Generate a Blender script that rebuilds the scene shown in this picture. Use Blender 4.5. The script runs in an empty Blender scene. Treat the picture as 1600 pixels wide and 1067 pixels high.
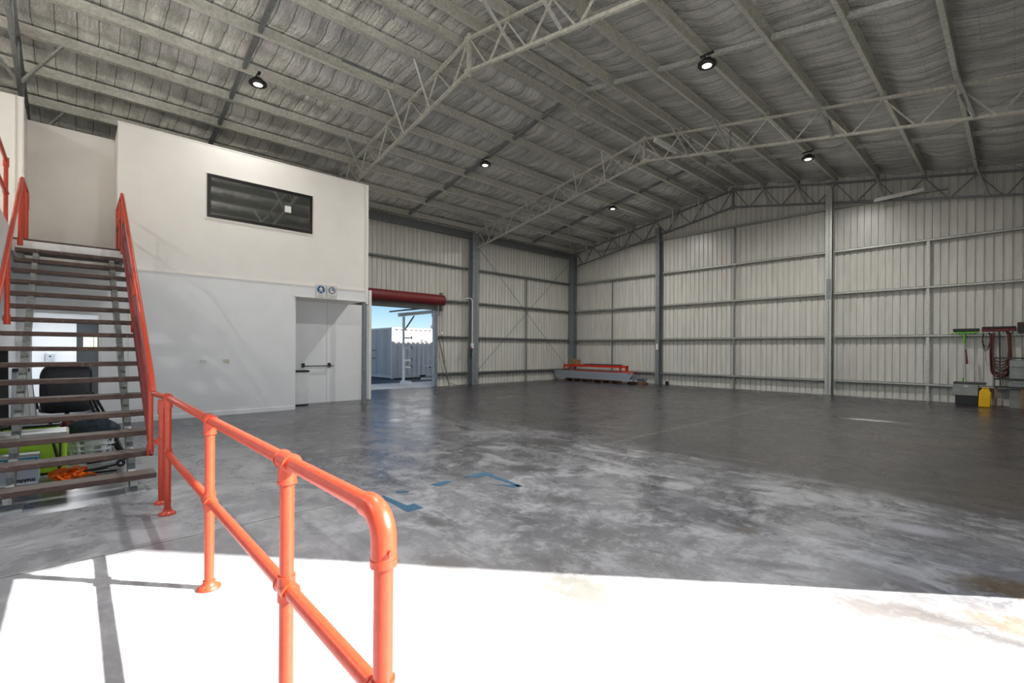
import bpy, math, random
from mathutils import Vector, Matrix
random.seed(7)
sc = bpy.context.scene
COL = sc.collection

# ------------------------------------------------------------------ dimensions (metres)
W = 16.71; RID = W / 2; BAY = 6.66; YF = -26.64
CA, CB = 5.108, 11.604            # inner columns of the back wall
def chord_top(x): return 7.87 - .172 * abs(x - RID)
def chord_bot(x): return 7.20 - .172 * abs(x - RID)
def roof_z(x): return chord_top(x) + .29
YR, YL = -18.58, -19.88           # stair edges
X1, GO, RI = 9.86, .276, .188     # first nosing, going, riser
XP = 3.94                         # office front wall

# ------------------------------------------------------------------ mesh builder
class MB:
    def __init__(s): s.v = []; s.f = []; s.sm = []
    def add(s, vs, fs, smooth=False):
        o = len(s.v); s.v += [Vector(v) for v in vs]
        s.f += [[i + o for i in f] for f in fs]; s.sm += [smooth] * len(fs); return s
    def box(s, a, b):
        x0, y0, z0 = [min(a[i], b[i]) for i in range(3)]; x1, y1, z1 = [max(a[i], b[i]) for i in range(3)]
        return s.add([(x0,y0,z0),(x1,y0,z0),(x1,y1,z0),(x0,y1,z0),(x0,y0,z1),(x1,y0,z1),(x1,y1,z1),(x0,y1,z1)],
              [(0,3,2,1),(4,5,6,7),(0,1,5,4),(1,2,6,5),(2,3,7,6),(3,0,4,7)])
    def bar(s, p, q, w, h=None, up=(0,0,1)):
        h = h or w; p, q = Vector(p), Vector(q); d = (q - p).normalized(); u = Vector(up)
        if abs(d.dot(u)) > .98: u = Vector((0,1,0)) if abs(d.y) < .9 else Vector((1,0,0))
        r = d.cross(u).normalized(); u = r.cross(d).normalized()
        vs = []
        for c in (p, q):
            for a, b in ((-1,-1),(1,-1),(1,1),(-1,1)): vs.append(c + r*a*w/2 + u*b*h/2)
        return s.add(vs, [(3,2,1,0),(4,5,6,7),(0,1,5,4),(1,2,6,5),(2,3,7,6),(3,0,4,7)])
    def tube(s, pts, r, n=12, cap=True, rs=None):
        pts = [Vector(p) for p in pts]; rings = []; prev = None
        for i, p in enumerate(pts):
            if i == 0: d = pts[1] - p
            elif i == len(pts)-1: d = p - pts[i-1]
            else: d = (pts[i+1]-p).normalized() + (p-pts[i-1]).normalized()
            d.normalize()
            if prev is None:
                u = Vector((0,0,1)) if abs(d.z) < .9 else Vector((1,0,0))
                a = d.cross(u).normalized()
            else:
                a = (prev - d*prev.dot(d)).normalized()
            prev = a; b = d.cross(a).normalized()
            rr = rs[i] if rs else r
            rings.append([p + (a*math.cos(t)+b*math.sin(t))*rr for t in [2*math.pi*k/n for k in range(n)]])
        vs = [v for R in rings for v in R]; fs = []
        for i in range(len(pts)-1):
            for k in range(n):
                fs.append((i*n+k, i*n+(k+1)%n, (i+1)*n+(k+1)%n, (i+1)*n+k))
        s.add(vs, fs, True)
        if cap:
            s.add(rings[0], [tuple(range(n))[::-1]]); s.add(rings[-1], [tuple(range(n))])
        return s
    def lathe(s, c, prof, n=24, axis='z', smooth=True):
        c = Vector(c); vs = []; fs = []
        for r, h in prof:
            for k in range(n):
                t = 2*math.pi*k/n; a, b = r*math.cos(t), r*math.sin(t)
                vs.append(c + (Vector((a,b,h)) if axis=='z' else Vector((h,a,b)) if axis=='x' else Vector((b,h,a))))
        m = len(prof)
        for i in range(m-1):
            for k in range(n): fs.append((i*n+k, i*n+(k+1)%n, (i+1)*n+(k+1)%n, (i+1)*n+k))
        s.add(vs, fs, smooth)
        s.add(vs[:n], [tuple(range(n))[::-1]]); s.add(vs[-n:], [tuple(range(n))]); return s
    def prism(s, poly, vec):
        poly = [Vector(p) for p in poly]; vec = Vector(vec); n = len(poly)
        return s.add(poly + [p+vec for p in poly], [tuple(range(n))[::-1], tuple(range(n,2*n))] +
                     [(i,(i+1)%n,(i+1)%n+n,i+n) for i in range(n)])
    def blob(s, c, rx, ry, rz, seed=0, amp=.12, nu=20, nv=12, pw=1.0, half=False):
        rnd = random.Random(seed); ph = [rnd.uniform(0,6.28) for _ in range(8)]
        vs = []; fs = []
        for j in range(nv+1):
            la = -math.pi/2 + math.pi*j/nv
            for i in range(nu):
                lo = 2*math.pi*i/nu
                k = 1 + amp*(math.sin(3*lo+ph[0]+2*la)+math.sin(5*lo+ph[1]-3*la)*.6+math.sin(7*la+ph[2]+lo)*.5)
                def sp(v): return math.copysign(abs(v)**pw, v)
                x = sp(math.cos(la))*sp(math.cos(lo))*rx*k; y = sp(math.cos(la))*sp(math.sin(lo))*ry*k; z = sp(math.sin(la))*rz*k
                if half: z = max(z, -rz*.3)
                vs.append((c[0]+x, c[1]+y, c[2]+z))
        for j in range(nv):
            for i in range(nu): fs.append((j*nu+i, j*nu+(i+1)%nu, (j+1)*nu+(i+1)%nu, (j+1)*nu+i))
        return s.add(vs, fs, True)
    def build(s, name, mat, parent=None, bevel=0, seg=2, origin=None, xf=None):
        vs = s.v
        if xf is not None: vs = [xf @ v for v in vs]
        if parent is not None:
            r = parent; off = Vector((0,0,0))
            while r is not None: off += r.location; r = r.parent
        elif origin is not None: off = Vector(origin)
        else:
            lo = [min(v[i] for v in vs) for i in range(3)]; hi = [max(v[i] for v in vs) for i in range(3)]
            off = Vector(((lo[0]+hi[0])/2, (lo[1]+hi[1])/2, lo[2]))
        me = bpy.data.meshes.new(name)
        me.from_pydata([v - off for v in vs], [], s.f)
        me.polygons.foreach_set('use_smooth', s.sm)
        me.materials.append(mat); me.update()
        o = bpy.data.objects.new(name, me); COL.objects.link(o)
        if parent is not None: o.parent = parent
        else: o.location = off
        if bevel:
            m = o.modifiers.new('bevel', 'BEVEL'); m.width = bevel; m.segments = seg; m.limit_method = 'ANGLE'; m.angle_limit = .7
        return o
def B(a, b): return MB().box(a, b)
def tag(o, label=None, cat=None, group=None, kind=None):
    if label: o['label'] = label
    if cat: o['category'] = cat
    if group: o['group'] = group
    if kind: o['kind'] = kind
    return o
def thing(name, label, cat, loc=(0,0,0), group=None):
    o = bpy.data.objects.new(name, None); COL.objects.link(o); o.location = loc; o.empty_display_size = .2
    return tag(o, label, cat, group)
def struct(name, mb, mat, label=None, parent=None, origin=(0,0,0)):
    o = mb.build(name, mat, parent=parent, origin=origin if parent is None else None)
    if parent is None: o['kind'] = 'structure'
    if label: o['label'] = label
    return o
def text(name, body, size, mat, loc, rot, parent, depth=.002, align='CENTER', bold=0.0):
    cu = bpy.data.curves.new(name, 'FONT'); cu.body = body; cu.size = size; cu.extrude = depth; cu.align_x = align; cu.align_y = 'CENTER'; cu.offset = bold
    t = bpy.data.objects.new(name, cu); COL.objects.link(t)
    bpy.context.view_layer.update()
    me = bpy.data.meshes.new_from_object(t.evaluated_get(bpy.context.evaluated_depsgraph_get()))
    bpy.data.objects.remove(t); me.materials.clear(); me.materials.append(mat)
    o = bpy.data.objects.new(name, me); COL.objects.link(o); o.parent = parent
    off = Vector((0,0,0)); r = parent
    while r is not None: off += r.location; r = r.parent
    o.location = Vector(loc) - off; o.rotation_euler = rot
    return o

# ------------------------------------------------------------------ materials
class NT:
    def __init__(s, name):
        s.m = bpy.data.materials.new(name); s.m.use_nodes = True; s.t = s.m.node_tree
        s.b = s.t.nodes['Principled BSDF']
    def n(s, typ, **kw):
        x = s.t.nodes.new(typ)
        for k, v in kw.items():
            if k in x.inputs: x.inputs[k].default_value = v
            else: setattr(x, k, v)
        return x
    def l(s, a, b): s.t.links.new(a, b)
    def math(s, op, a, b=None, c=None, clamp=False):
        x = s.t.nodes.new('ShaderNodeMath'); x.operation = op; x.use_clamp = clamp
        for i, v in enumerate((a, b, c)):
            if v is None: continue
            if isinstance(v, (int, float)): x.inputs[i].default_value = v
            else: s.l(v, x.inputs[i])
        return x.outputs[0]
    def mix(s, fac, a, b, blend='MIX'):
        x = s.t.nodes.new('ShaderNodeMix'); x.data_type = 'RGBA'; x.blend_type = blend
        for i, v in ((0, fac), (6, a), (7, b)):
            if isinstance(v, (int, float)): x.inputs[i].default_value = v
            elif isinstance(v, (tuple, list)): x.inputs[i].default_value = (*v[:3], 1)
            else: s.l(v, x.inputs[i])
        return x.outputs[2]
    def coord(s, scale=None):
        c = s.n('ShaderNodeTexCoord').outputs['Object']
        if scale:
            m = s.n('ShaderNodeMapping'); m.inputs['Scale'].default_value = scale; s.l(c, m.inputs[0]); c = m.outputs[0]
        return c
    def noise(s, vec, scale, detail=4, rough=.55, dist=0):
        x = s.n('ShaderNodeTexNoise', Scale=scale, Detail=detail, Roughness=rough, Distortion=dist); s.l(vec, x.inputs['Vector']); return x.outputs['Fac']
    def ramp(s, v, lo, hi):
        x = s.n('ShaderNodeMapRange'); x.interpolation_type = 'SMOOTHSTEP'; x.inputs[1].default_value = lo; x.inputs[2].default_value = hi; s.l(v, x.inputs[0]); return x.outputs[0]
    def bump(s, h, strength=.3, dist=.01):
        x = s.n('ShaderNodeBump', Strength=strength, Distance=dist); s.l(h, x.inputs['Height']); s.l(x.outputs[0], s.b.inputs['Normal'])
def srgb(r, g, b):
    f = lambda c: (c/255/12.92) if c/255 <= .04045 else ((c/255+.055)/1.055)**2.4
    return (f(r), f(g), f(b))
def mat(name, col, rough=.5, metal=0.0, var=.12, scale=6, bump=0, spec=.5, coat=0, emit=None, es=0, stretch=None):
    k = NT(name); c = k.coord(stretch)
    nz = k.noise(c, scale, 5, .6); v = k.ramp(nz, .3, .7)
    dark = tuple(x*(1-var) for x in col); light = tuple(min(1, x*(1+var)) for x in col)
    k.l(k.mix(v, dark, light), k.b.inputs['Base Color'])
    k.b.inputs['Roughness'].default_value = rough; k.b.inputs['Metallic'].default_value = metal
    k.b.inputs['Specular IOR Level'].default_value = spec
    if coat: k.b.inputs['Coat Weight'].default_value = coat; k.b.inputs['Coat Roughness'].default_value = .15
    if bump: k.bump(nz, bump, .004)
    if emit: k.b.inputs['Emission Color'].default_value = (*emit, 1); k.b.inputs['Emission Strength'].default_value = es
    return k.m

M = {}
M['red_paint'] = mat('red_oxide_paint', (.50,.046,.016), .36, var=.08, scale=30, bump=.05, coat=.08)
M['red_dull'] = mat('dull_red_steel', (.17,.020,.020), .5, var=.15, scale=10)
M['red_rack'] = mat('red_racking_paint', (.62,.03,.015), .45, var=.12, scale=14)
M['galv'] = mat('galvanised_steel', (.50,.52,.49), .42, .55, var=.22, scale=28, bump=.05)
M['galv_dark'] = mat('dark_galvanised_steel', (.20,.215,.22), .5, .4, var=.2, scale=20)  # darker, less metallic version of the galvanised steel
M['purlin'] = mat('purlin_steel', (.66,.66,.60), .38, .6, var=.16, scale=16)
M['truss'] = mat('truss_steel', (.55,.54,.48), .5, .2, var=.2, scale=18)
M['column'] = mat('grey_painted_column', (.225,.25,.27), .5, .1, var=.14, scale=9)
M['sheet'] = mat('cream_steel_sheet', (.63,.625,.585), .30, .0, var=.09, scale=1.4, spec=.6, stretch=(6,6,.6))
M['white_panel'] = mat('white_insulated_panel', (.89,.865,.825), .42, var=.02, scale=2, spec=.4)
M['white_panel_low'] = mat('white_insulated_panel_lower', (.865,.88,.90), .42, var=.02, scale=2, spec=.4)
M['white'] = mat('white_paint', (.82,.82,.80), .4, var=.04)
M['offwhite'] = mat('offwhite_trim', (.70,.68,.62), .5, var=.06)
M['plastic_white'] = mat('white_plastic', (.78,.79,.80), .35, var=.03)
M['cream_plastic'] = mat('cream_plastic', (.62,.60,.48), .4, var=.04)
M['black'] = mat('black_plastic', (.012,.012,.014), .4, var=.2)
M['black_frame'] = mat('black_window_frame', (.01,.01,.01), .35, var=.2)
M['black_leather'] = mat('black_leather', (.012,.012,.016), .35, var=.3, scale=20, bump=.3)
M['rubber'] = mat('black_rubber', (.02,.02,.02), .7, var=.2)
M['timber_dark'] = None
M['lime'] = mat('lime_green_plastic', (.58,.95,.04), .45, var=.08)
M['teal'] = mat('teal_print', (.01,.30,.42), .5, var=.06)
M['carton'] = mat('white_carton', (.72,.76,.80), .6, var=.05)
M['orange'] = mat('orange_webbing', (1.0,.19,.01), .6, var=.15, scale=40, bump=.3)
M['cloth'] = mat('dark_blue_cloth', (.035,.05,.07), .85, var=.35, scale=18, bump=.6)
M['alu'] = mat('aluminium', (.62,.66,.70), .35, .7, var=.1)
M['steel_grey'] = mat('grey_metal_cabinet', (.28,.30,.29), .45, .3, var=.12, scale=5)
M['dark_grey'] = mat('dark_grey_metal', (.05,.055,.06), .45, .2, var=.2)
M['yellow'] = mat('yellow_plastic', (.90,.52,.0), .4, var=.06)
M['green'] = mat('green_plastic', (.15,.55,.05), .45, var=.08)
M['maroon'] = mat('maroon_rubber_hose', (.12,.032,.025), .55, var=.2)
M['maroon_paint'] = mat('maroon_broom_head', (.12,.012,.018), .5, var=.2)
M['cardboard'] = mat('brown_cardboard', (.30,.18,.09), .8, var=.12)
M['pallet'] = mat('pallet_timber', (.22,.11,.06), .8, var=.25, scale=12, stretch=(1,8,8))
M['blue_post'] = mat('pale_grey_post_paint', (.55,.58,.60), .5, var=.1)
M['container'] = mat('container_white_paint', (.70,.69,.66), .45, var=.04, scale=3)
M['blue_sign'] = mat('blue_sign_ink', (.005,.10,.26), .4, var=.05)
M['grey_sign'] = mat('grey_sign_ink', (.26,.28,.33), .4, var=.05)
M['door_dark'] = mat('charcoal_door_paint', (.035,.045,.05), .45, var=.1)
M['lamp_face'] = mat('lamp_lens', (.9,.88,.8), .3, var=.02, emit=(1,.93,.8), es=1.2)
M['tube_lens'] = mat('batten_diffuser', (.80,.80,.74), .35, var=.03)
M['bulb'] = mat('white_globe', (.85,.85,.85), .3, var=.02)
M['grey_curtain'] = mat('grey_green_door_curtain', (.30,.33,.33), .45, .1, var=.08)

# ---- stair timber
k = NT('worn_brown_treads'); c = k.coord((6, 1.2, 6)); nz = k.noise(c, 9, 6, .65)
c2 = k.coord(); wear = k.ramp(k.noise(c2, 14, 6, .75), .58, .70)
base = k.mix(k.ramp(nz, .3, .7), (.045,.026,.020), (.12,.066,.048))
ge = k.n('ShaderNodeNewGeometry'); sn = k.n('ShaderNodeSeparateXYZ'); k.l(ge.outputs['Normal'], sn.inputs[0])
base = k.mix(k.math('MULTIPLY', k.ramp(sn.outputs[2], .5, .9), .75), base, (.155,.135,.125))
k.l(k.mix(k.math('MULTIPLY', wear, .5), base, (.42,.36,.31)), k.b.inputs['Base Color']); k.b.inputs['Roughness'].default_value = .6
k.bump(nz, .4, .003); M['timber_dark'] = k.m

# ---- glass
k = NT('window_glass'); k.b.inputs['Base Color'].default_value = (.08,.09,.085,1); k.b.inputs['Roughness'].default_value = .04
k.b.inputs['Transmission Weight'].default_value = .0; k.b.inputs['Specular IOR Level'].default_value = 1.0; k.b.inputs['IOR'].default_value = 2.0
nz = k.noise(k.coord(), 1.2, 2); k.l(k.mix(nz, (.03,.034,.031), (.045,.05,.045)), k.b.inputs['Base Color']); M['tint_glass'] = k.m
k = NT('clear_glass'); k.b.inputs['Base Color'].default_value = (.95,.97,.97,1); k.b.inputs['Roughness'].default_value = .0; k.b.inputs['Transmission Weight'].default_value = 1
k.b.inputs['IOR'].default_value = 1.01; M['glass'] = k.m

# ---- reflective quilted roof insulation
k = NT('foil_roof_insulation'); c = k.coord(); sep = k.n('ShaderNodeSeparateXYZ'); k.l(c, sep.inputs[0])
X, Y = sep.outputs[0], sep.outputs[1]
wob = k.math('MULTIPLY', k.math('SUBTRACT', k.noise(c, 1.6, 3), .5), .05)
yw = k.math('ADD', Y, wob); xw = k.math('ADD', X, k.math('MULTIPLY', wob, .6))
def lines(v, period, width):
    fr = k.math('FRACT', k.math('DIVIDE', v, period)); d = k.math('ABSOLUTE', k.math('SUBTRACT', fr, .5))
    return k.ramp(d, .5 - width/period, .5)   # 1 on the line
l1 = lines(yw, .30, .015); l2 = lines(xw, .39, .008); seam = lines(yw, 1.33, .022); fine = lines(Y, .05, .02)
lon = k.noise(k.coord((.25, 1, .25)), 3.0, 5, .7)
spk = k.noise(c, 55, 3, .8)
colr = k.mix(k.ramp(lon, .36, .62), (.55,.55,.535), (.90,.89,.87))
colr = k.mix(k.math('MULTIPLY', k.ramp(spk, .55, .75), .5), colr, (.85,.84,.82))
colr = k.mix(k.math('MULTIPLY', l1, .85), colr, (.10,.10,.09))
colr = k.mix(k.math('MULTIPLY', l2, .35), colr, (.14,.14,.13))
colr = k.mix(k.math('MULTIPLY', seam, .55), colr, (.85,.85,.83))
k.l(colr, k.b.inputs['Base Color']); k.b.inputs['Metallic'].default_value = .62
k.l(k.math('ADD', .12, k.math('MULTIPLY', spk, .24)), k.b.inputs['Roughness'])
h = k.math('ADD', k.math('MULTIPLY', k.math('ABSOLUTE', k.math('SUBTRACT', k.math('FRACT', k.math('DIVIDE', yw, .30)), .5)), -.9), k.math('MULTIPLY', spk, .18))
h = k.math('ADD', h, k.math('MULTIPLY', k.noise(k.coord((1.2, 5, 1.2)), 2.2, 5, .65), 1.3))
k.bump(h, .7, .035); M['foil'] = k.m

# ---- concrete floor
k = NT('stained_concrete_floor'); c = k.coord(); sep = k.n('ShaderNodeSeparateXYZ'); k.l(c, sep.inputs[0]); X, Y = sep.outputs[0], sep.outputs[1]
n1 = k.noise(c, .38, 8, .66, .7); n2 = k.noise(c, 1.5, 10, .74, .5); n3 = k.noise(c, 6, 8, .78, .3); n4 = k.noise(c, 46, 4, .7)
strk = k.noise(k.coord((.35, 2.2, 1)), 1.3, 9, .74, .5); n5 = k.noise(k.coord((1, 1.6, 1)), 3.1, 9, .8, .8)
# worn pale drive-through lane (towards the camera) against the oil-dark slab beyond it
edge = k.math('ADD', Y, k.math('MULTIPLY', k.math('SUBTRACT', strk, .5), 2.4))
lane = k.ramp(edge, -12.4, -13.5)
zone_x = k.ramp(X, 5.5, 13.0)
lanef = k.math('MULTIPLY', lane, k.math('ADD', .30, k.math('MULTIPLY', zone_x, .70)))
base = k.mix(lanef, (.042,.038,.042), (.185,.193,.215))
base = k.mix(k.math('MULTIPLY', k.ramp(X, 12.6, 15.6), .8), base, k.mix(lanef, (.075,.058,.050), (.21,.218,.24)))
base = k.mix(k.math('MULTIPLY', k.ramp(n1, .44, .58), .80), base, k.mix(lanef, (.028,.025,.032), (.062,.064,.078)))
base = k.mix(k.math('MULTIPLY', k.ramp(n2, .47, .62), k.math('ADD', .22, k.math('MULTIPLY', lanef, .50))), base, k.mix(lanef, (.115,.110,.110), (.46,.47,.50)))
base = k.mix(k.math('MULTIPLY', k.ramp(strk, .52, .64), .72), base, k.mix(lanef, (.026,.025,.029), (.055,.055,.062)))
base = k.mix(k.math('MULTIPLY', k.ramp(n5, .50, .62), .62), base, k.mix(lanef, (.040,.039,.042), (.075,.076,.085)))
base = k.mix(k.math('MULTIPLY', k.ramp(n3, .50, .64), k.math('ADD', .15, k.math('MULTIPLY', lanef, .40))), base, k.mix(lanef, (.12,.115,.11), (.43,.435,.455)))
base = k.mix(k.math('MULTIPLY', k.ramp(n4, .64, .74), .40), base, (.45,.45,.46))
# sunlight by the vehicle door, painted in as a paler floor colour
def ell(cx, cy, rx, ry, ang=0, soft=.75, nz=n3):
    m = k.n('ShaderNodeMapping'); m.vector_type = 'TEXTURE'; m.inputs['Location'].default_value = (cx, cy, 0); m.inputs['Rotation'].default_value = (0,0,ang); m.inputs['Scale'].default_value = (rx, ry, 1)
    k.l(c, m.inputs[0]); L = k.n('ShaderNodeVectorMath'); L.operation = 'LENGTH'; k.l(m.outputs[0], L.inputs[0])
    d = k.math('ADD', L.outputs['Value'], k.math('MULTIPLY', k.math('SUBTRACT', nz, .5), 1.7))
    return k.ramp(d, 1.0, 1.0-soft)
sun_pale = k.math('MULTIPLY', k.ramp(X, 11.2, 12.4), k.ramp(edge, -14.6, -16.0))
base = k.mix(k.math('MULTIPLY', k.math('MULTIPLY', sun_pale, k.ramp(k.math('SUBTRACT', X, Y), 29.0, 32.0)), .35), base, k.mix(k.ramp(n2,.42,.60), (.40,.375,.34), (.50,.48,.45)))  # brightness of the sun patch put into the base colour
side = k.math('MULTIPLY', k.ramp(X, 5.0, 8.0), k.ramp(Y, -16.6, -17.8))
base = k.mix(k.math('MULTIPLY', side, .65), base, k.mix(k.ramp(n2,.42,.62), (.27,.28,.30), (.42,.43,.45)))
for cx, cy, rx, ry, a, col, f in ((10.84,-13.62,.62,.42,.3,(.045,.043,.045),.9), (13.19,-14.2,.22,.2,0,(.05,.048,.052),.85), (15.98,-14.86,.42,.22,.6,(.11,.08,.045),.9),
        (13.85,-6.4,.62,.22,.1,(.50,.52,.56),.9), (15.45,-14.0,.35,.2,.2,(.46,.47,.54),.7), (7.2,-13.1,1.9,.10,-.32,(.03,.03,.032),.85), (8.8,-13.75,.55,.12,-.3,(.03,.03,.032),.9),
        (11.9,-15.0,.5,.25,.5,(.05,.05,.056),.7), (12.6,-16.9,.35,.15,.2,(.06,.06,.066),.7), (14.9,-15.6,.4,.10,.6,(.07,.07,.08),.7), (12.9,-15.7,.5,.2,.4,(.055,.055,.06),.6), (12.2,-13.9,.9,.12,-.1,(.40,.40,.42),.5), (14.4,-13.6,.9,.2,-.1,(.42,.42,.45),.45), (13.3,-17.3,.4,.2,.3,(.12,.11,.09),.5), (15.0,-16.6,.5,.15,.9,(.14,.13,.12),.6), (14.5,-15.1,.16,.09,.2,(.10,.085,.05),.7), (13.6,-16.1,.35,.12,.7,(.09,.09,.10),.5), (15.6,-12.9,.5,.09,-.1,(.05,.045,.045),.85), (9.4,-15.1,.6,.2,.2,(.07,.07,.075),.6),
        (14.5,-13.2,.30,.10,0,(.07,.065,.065),.7), (6.0,-10.4,1.0,.5,.4,(.055,.053,.058),.6), (11.0,-8.5,1.8,.5,.1,(.05,.048,.05),.6), (14.9,-17.1,.22,.12,.3,(.30,.27,.20),.6),
        (15.55,-15.75,.5,.16,.5,(.11,.10,.095),.7), (14.2,-16.9,.4,.28,.2,(.11,.11,.085),.6), (16.1,-15.45,.35,.2,0,(.17,.115,.055),.6), (14.05,-17.9,.25,.12,.4,(.12,.10,.07),.6)):
    base = k.mix(k.math('MULTIPLY', ell(cx, cy, rx, ry, a), f), base, col)
# saw-cut joint parallel to the side wall + cross joint
j = k.math('ABSOLUTE', k.math('SUBTRACT', X, 11.555)); jm = k.ramp(j, .011, .005)
j2 = k.math('ABSOLUTE', k.math('SUBTRACT', Y, -13.32)); jm2 = k.ramp(j2, .010, .004)
jj = k.math('MAXIMUM', jm, jm2)
base = k.mix(k.math('MULTIPLY', jj, .8), base, (.03,.03,.03))
base = k.mix(k.math('MULTIPLY', k.ramp(k.math('ABSOLUTE', k.math('SUBTRACT', j, .018)), .010, .003), .45), base, (.42,.42,.40))
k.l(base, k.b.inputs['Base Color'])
ro = k.math('ADD', .19, k.math('MULTIPLY', k.ramp(n2, .30, .70), .20)); k.l(k.math('ADD', ro, k.math('MULTIPLY', sun_pale, .2)), k.b.inputs['Roughness'])
k.b.inputs['Specular IOR Level'].default_value = .6
k.bump(k.math('ADD', k.math('ADD', k.math('MULTIPLY', n4, .3), n2), k.math('MULTIPLY', jj, -3)), .22, .006); M['floor'] = k.m
# fine-ribbed white insulated panel
for nm in ('white_panel', 'white_panel_low'):
    m = M[nm]; k = NT('tmp'); bpy.data.materials.remove(k.m)
    k = NT.__new__(NT); k.m = m; k.t = m.node_tree; k.b = m.node_tree.nodes['Principled BSDF']
    c = k.coord(); sp = k.n('ShaderNodeSeparateXYZ'); k.l(c, sp.inputs[0])
    a = k.math('FRACT', k.math('DIVIDE', sp.outputs[1 if nm == 'white_panel' else 2], .045)); k.bump(k.ramp(k.math('ABSOLUTE', k.math('SUBTRACT', a, .5)), .0, .12), .25, .002)

k = NT('slotted_galvanised_upright'); c = k.coord(); sp = k.n('ShaderNodeSeparateXYZ'); k.l(c, sp.inputs[0])
fx = k.math('FRACT', k.math('DIVIDE', sp.outputs[0], .10)); sx_ = k.math('MULTIPLY', k.ramp(k.math('ABSOLUTE', k.math('SUBTRACT', fx, .5)), .24, .18), k.ramp(k.math('ABSOLUTE', k.math('SUBTRACT', sp.outputs[2], .042)), .020, .014))
k.l(k.mix(sx_, (.52,.58,.66), (.01,.01,.012)), k.b.inputs['Base Color']); k.b.inputs['Metallic'].default_value = .4; k.b.inputs['Roughness'].default_value = .35; M['slotted'] = k.m
M['apron'] = mat('outdoor_concrete', (.62,.60,.56), .8, var=.12, scale=.8)
M['asphalt'] = mat('dark_gravel_yard', (.055,.06,.075), .9, var=.3, scale=14, bump=.5)
M['blue_mark'] = mat('blue_floor_marking', (.03,.12,.22), .6, var=.35, scale=30)

# ------------------------------------------------------------------ SETTING: floor, walls, roof
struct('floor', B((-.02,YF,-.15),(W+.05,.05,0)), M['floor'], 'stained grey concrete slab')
g = MB().box((-60,-60,-.35),(-.02,40,-.03)); o = g.build('ground_yard', M['asphalt'], origin=(0,0,0)); tag(o, kind='structure'); o.name = 'ground'
struct('trim_20', B((-2.7,-12.6,-.03),(-.02,-6.5,-.004)), M['apron'], 'pale concrete apron outside the roller door')
struct('ground_concrete', B((W+.05,-70,-.35),(70,40,-.02)), M['apron'])
struct('ground_front', B((-.02,-70,-.35),(W+.05,YF,-.02)), M['apron'])

def sheet_profile(a, b, pitch=.19):
    """(position, outward depth) pairs for ribbed steel sheet"""
    pts = []; x = a
    while x < b:
        for dx, d in ((0,0),(.138,0),(.146,.036),(.182,.036)):
            if x+dx <= b: pts.append((x+dx, d))
        x += pitch
    pts.append((b, 0)); return pts
def sheet(mb, axis, plane, out, a, b, zb, zt):
    P = sheet_profile(a, b); vs = []; fs = []
    for t, d in P:
        q = plane + out*d
        for z in (zb, zt(t) if callable(zt) else zt):
            vs.append((t, q, z) if axis == 'x' else (q, t, z))
    for i in range(len(P)-1): fs.append((2*i, 2*i+2, 2*i+3, 2*i+1))
    mb.add(vs, fs)
PL = .16                                       # inside face of sheet sits this far behind the girt line
mb = MB(); sheet(mb, 'x', PL, 1, -PL, W+PL, -.02, lambda x: roof_z(min(max(x,0),W)) + .03); struct('wall_back', mb, M['sheet'], 'cream ribbed steel end wall')
mb = MB(); EV = roof_z(0)+.03
DL0, DL1, DLH = -11.75, -8.57, 3.12
sheet(mb, 'y', -PL, -1, DL1, PL, -.02, EV); sheet(mb, 'y', -PL, -1, DL0, DL1, DLH, EV); sheet(mb, 'y', -PL, -1, -18.66, DL0, -.02, EV)
sheet(mb, 'y', -PL, -1, -19.18, -18.66, 2.1, EV); sheet(mb, 'y', -PL, -1, YF, -19.18, -.02, EV)
struct('wall_left', mb, M['sheet'], 'cream ribbed steel side wall')
DR0, DR1, DRH = -19.75, -14.42, 5.04
mb = MB(); sheet(mb, 'y', W, 1, DR1, PL, -.02, EV); sheet(mb, 'y', W, 1, DR0, DR1, DRH, EV); sheet(mb, 'y', W, 1, -21.3, DR0, -.02, EV); sheet(mb, 'y', W, 1, -26.0, -21.3, 5.04, EV); sheet(mb, 'y', W, 1, YF, -26.0, -.02, EV)  # second opening, out of view, added to let in more bounce light
struct('wall_right', mb, M['sheet'], 'cream ribbed steel side wall with the open vehicle door')
mb = MB(); sheet(mb, 'x', YF, -1, -PL, 9.6, -.02, lambda x: roof_z(max(x,0))+.03); sheet(mb, 'x', YF, -1, 9.6, 15.9, 4.9, lambda x: roof_z(x)+.03); sheet(mb, 'x', YF, -1, 15.9, W+PL, -.02, lambda x: roof_z(min(x,W))+.03)  # wide gap out of view, added to let daylight in
struct('wall_front', mb, M['sheet'], 'cream ribbed steel end wall behind')

PX = [-8.02,-6.87,-5.72,-4.57,-3.43,-2.29,-1.15,-.32]
PXS = [RID+p for p in PX] + [RID-p for p in reversed(PX)]      # purlin lines
xs = []; edges = [-PL] + [p for p in PXS] + [W+PL]
for a, b in zip(edges, edges[1:]):
    n = 8 if b-a > .7 else 3
    for i in range(n): xs.append((a+(b-a)*i/n, math.sin(math.pi*i/n) * (.11 if b-a > .7 else .01)))
xs.append((edges[-1], 0))
ny = 90; vs = []; fs = []; rnd = random.Random(3)
ampt = {}
for j in range(ny+1):
    y = PL+.02 + (YF-PL-.04) * j/ny
    for i, (x, s_) in enumerate(xs):
        kx = int(i/8); a = .8 + .45*math.sin(y*.9+kx*2.1) + .25*math.sin(y*2.3+kx*1.3)
        vs.append((x, y, roof_z(x) - s_*max(.2, a)))
nx = len(xs)
for j in range(ny):
    for i in range(nx-1): fs.append((j*nx+i, j*nx+i+1, (j+1)*nx+i+1, (j+1)*nx+i))
struct('ceiling', MB().add(vs, fs, True), M['foil'], 'silver foil roof insulation held by wire mesh over the purlins')
mb = MB(); t = .07
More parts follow.
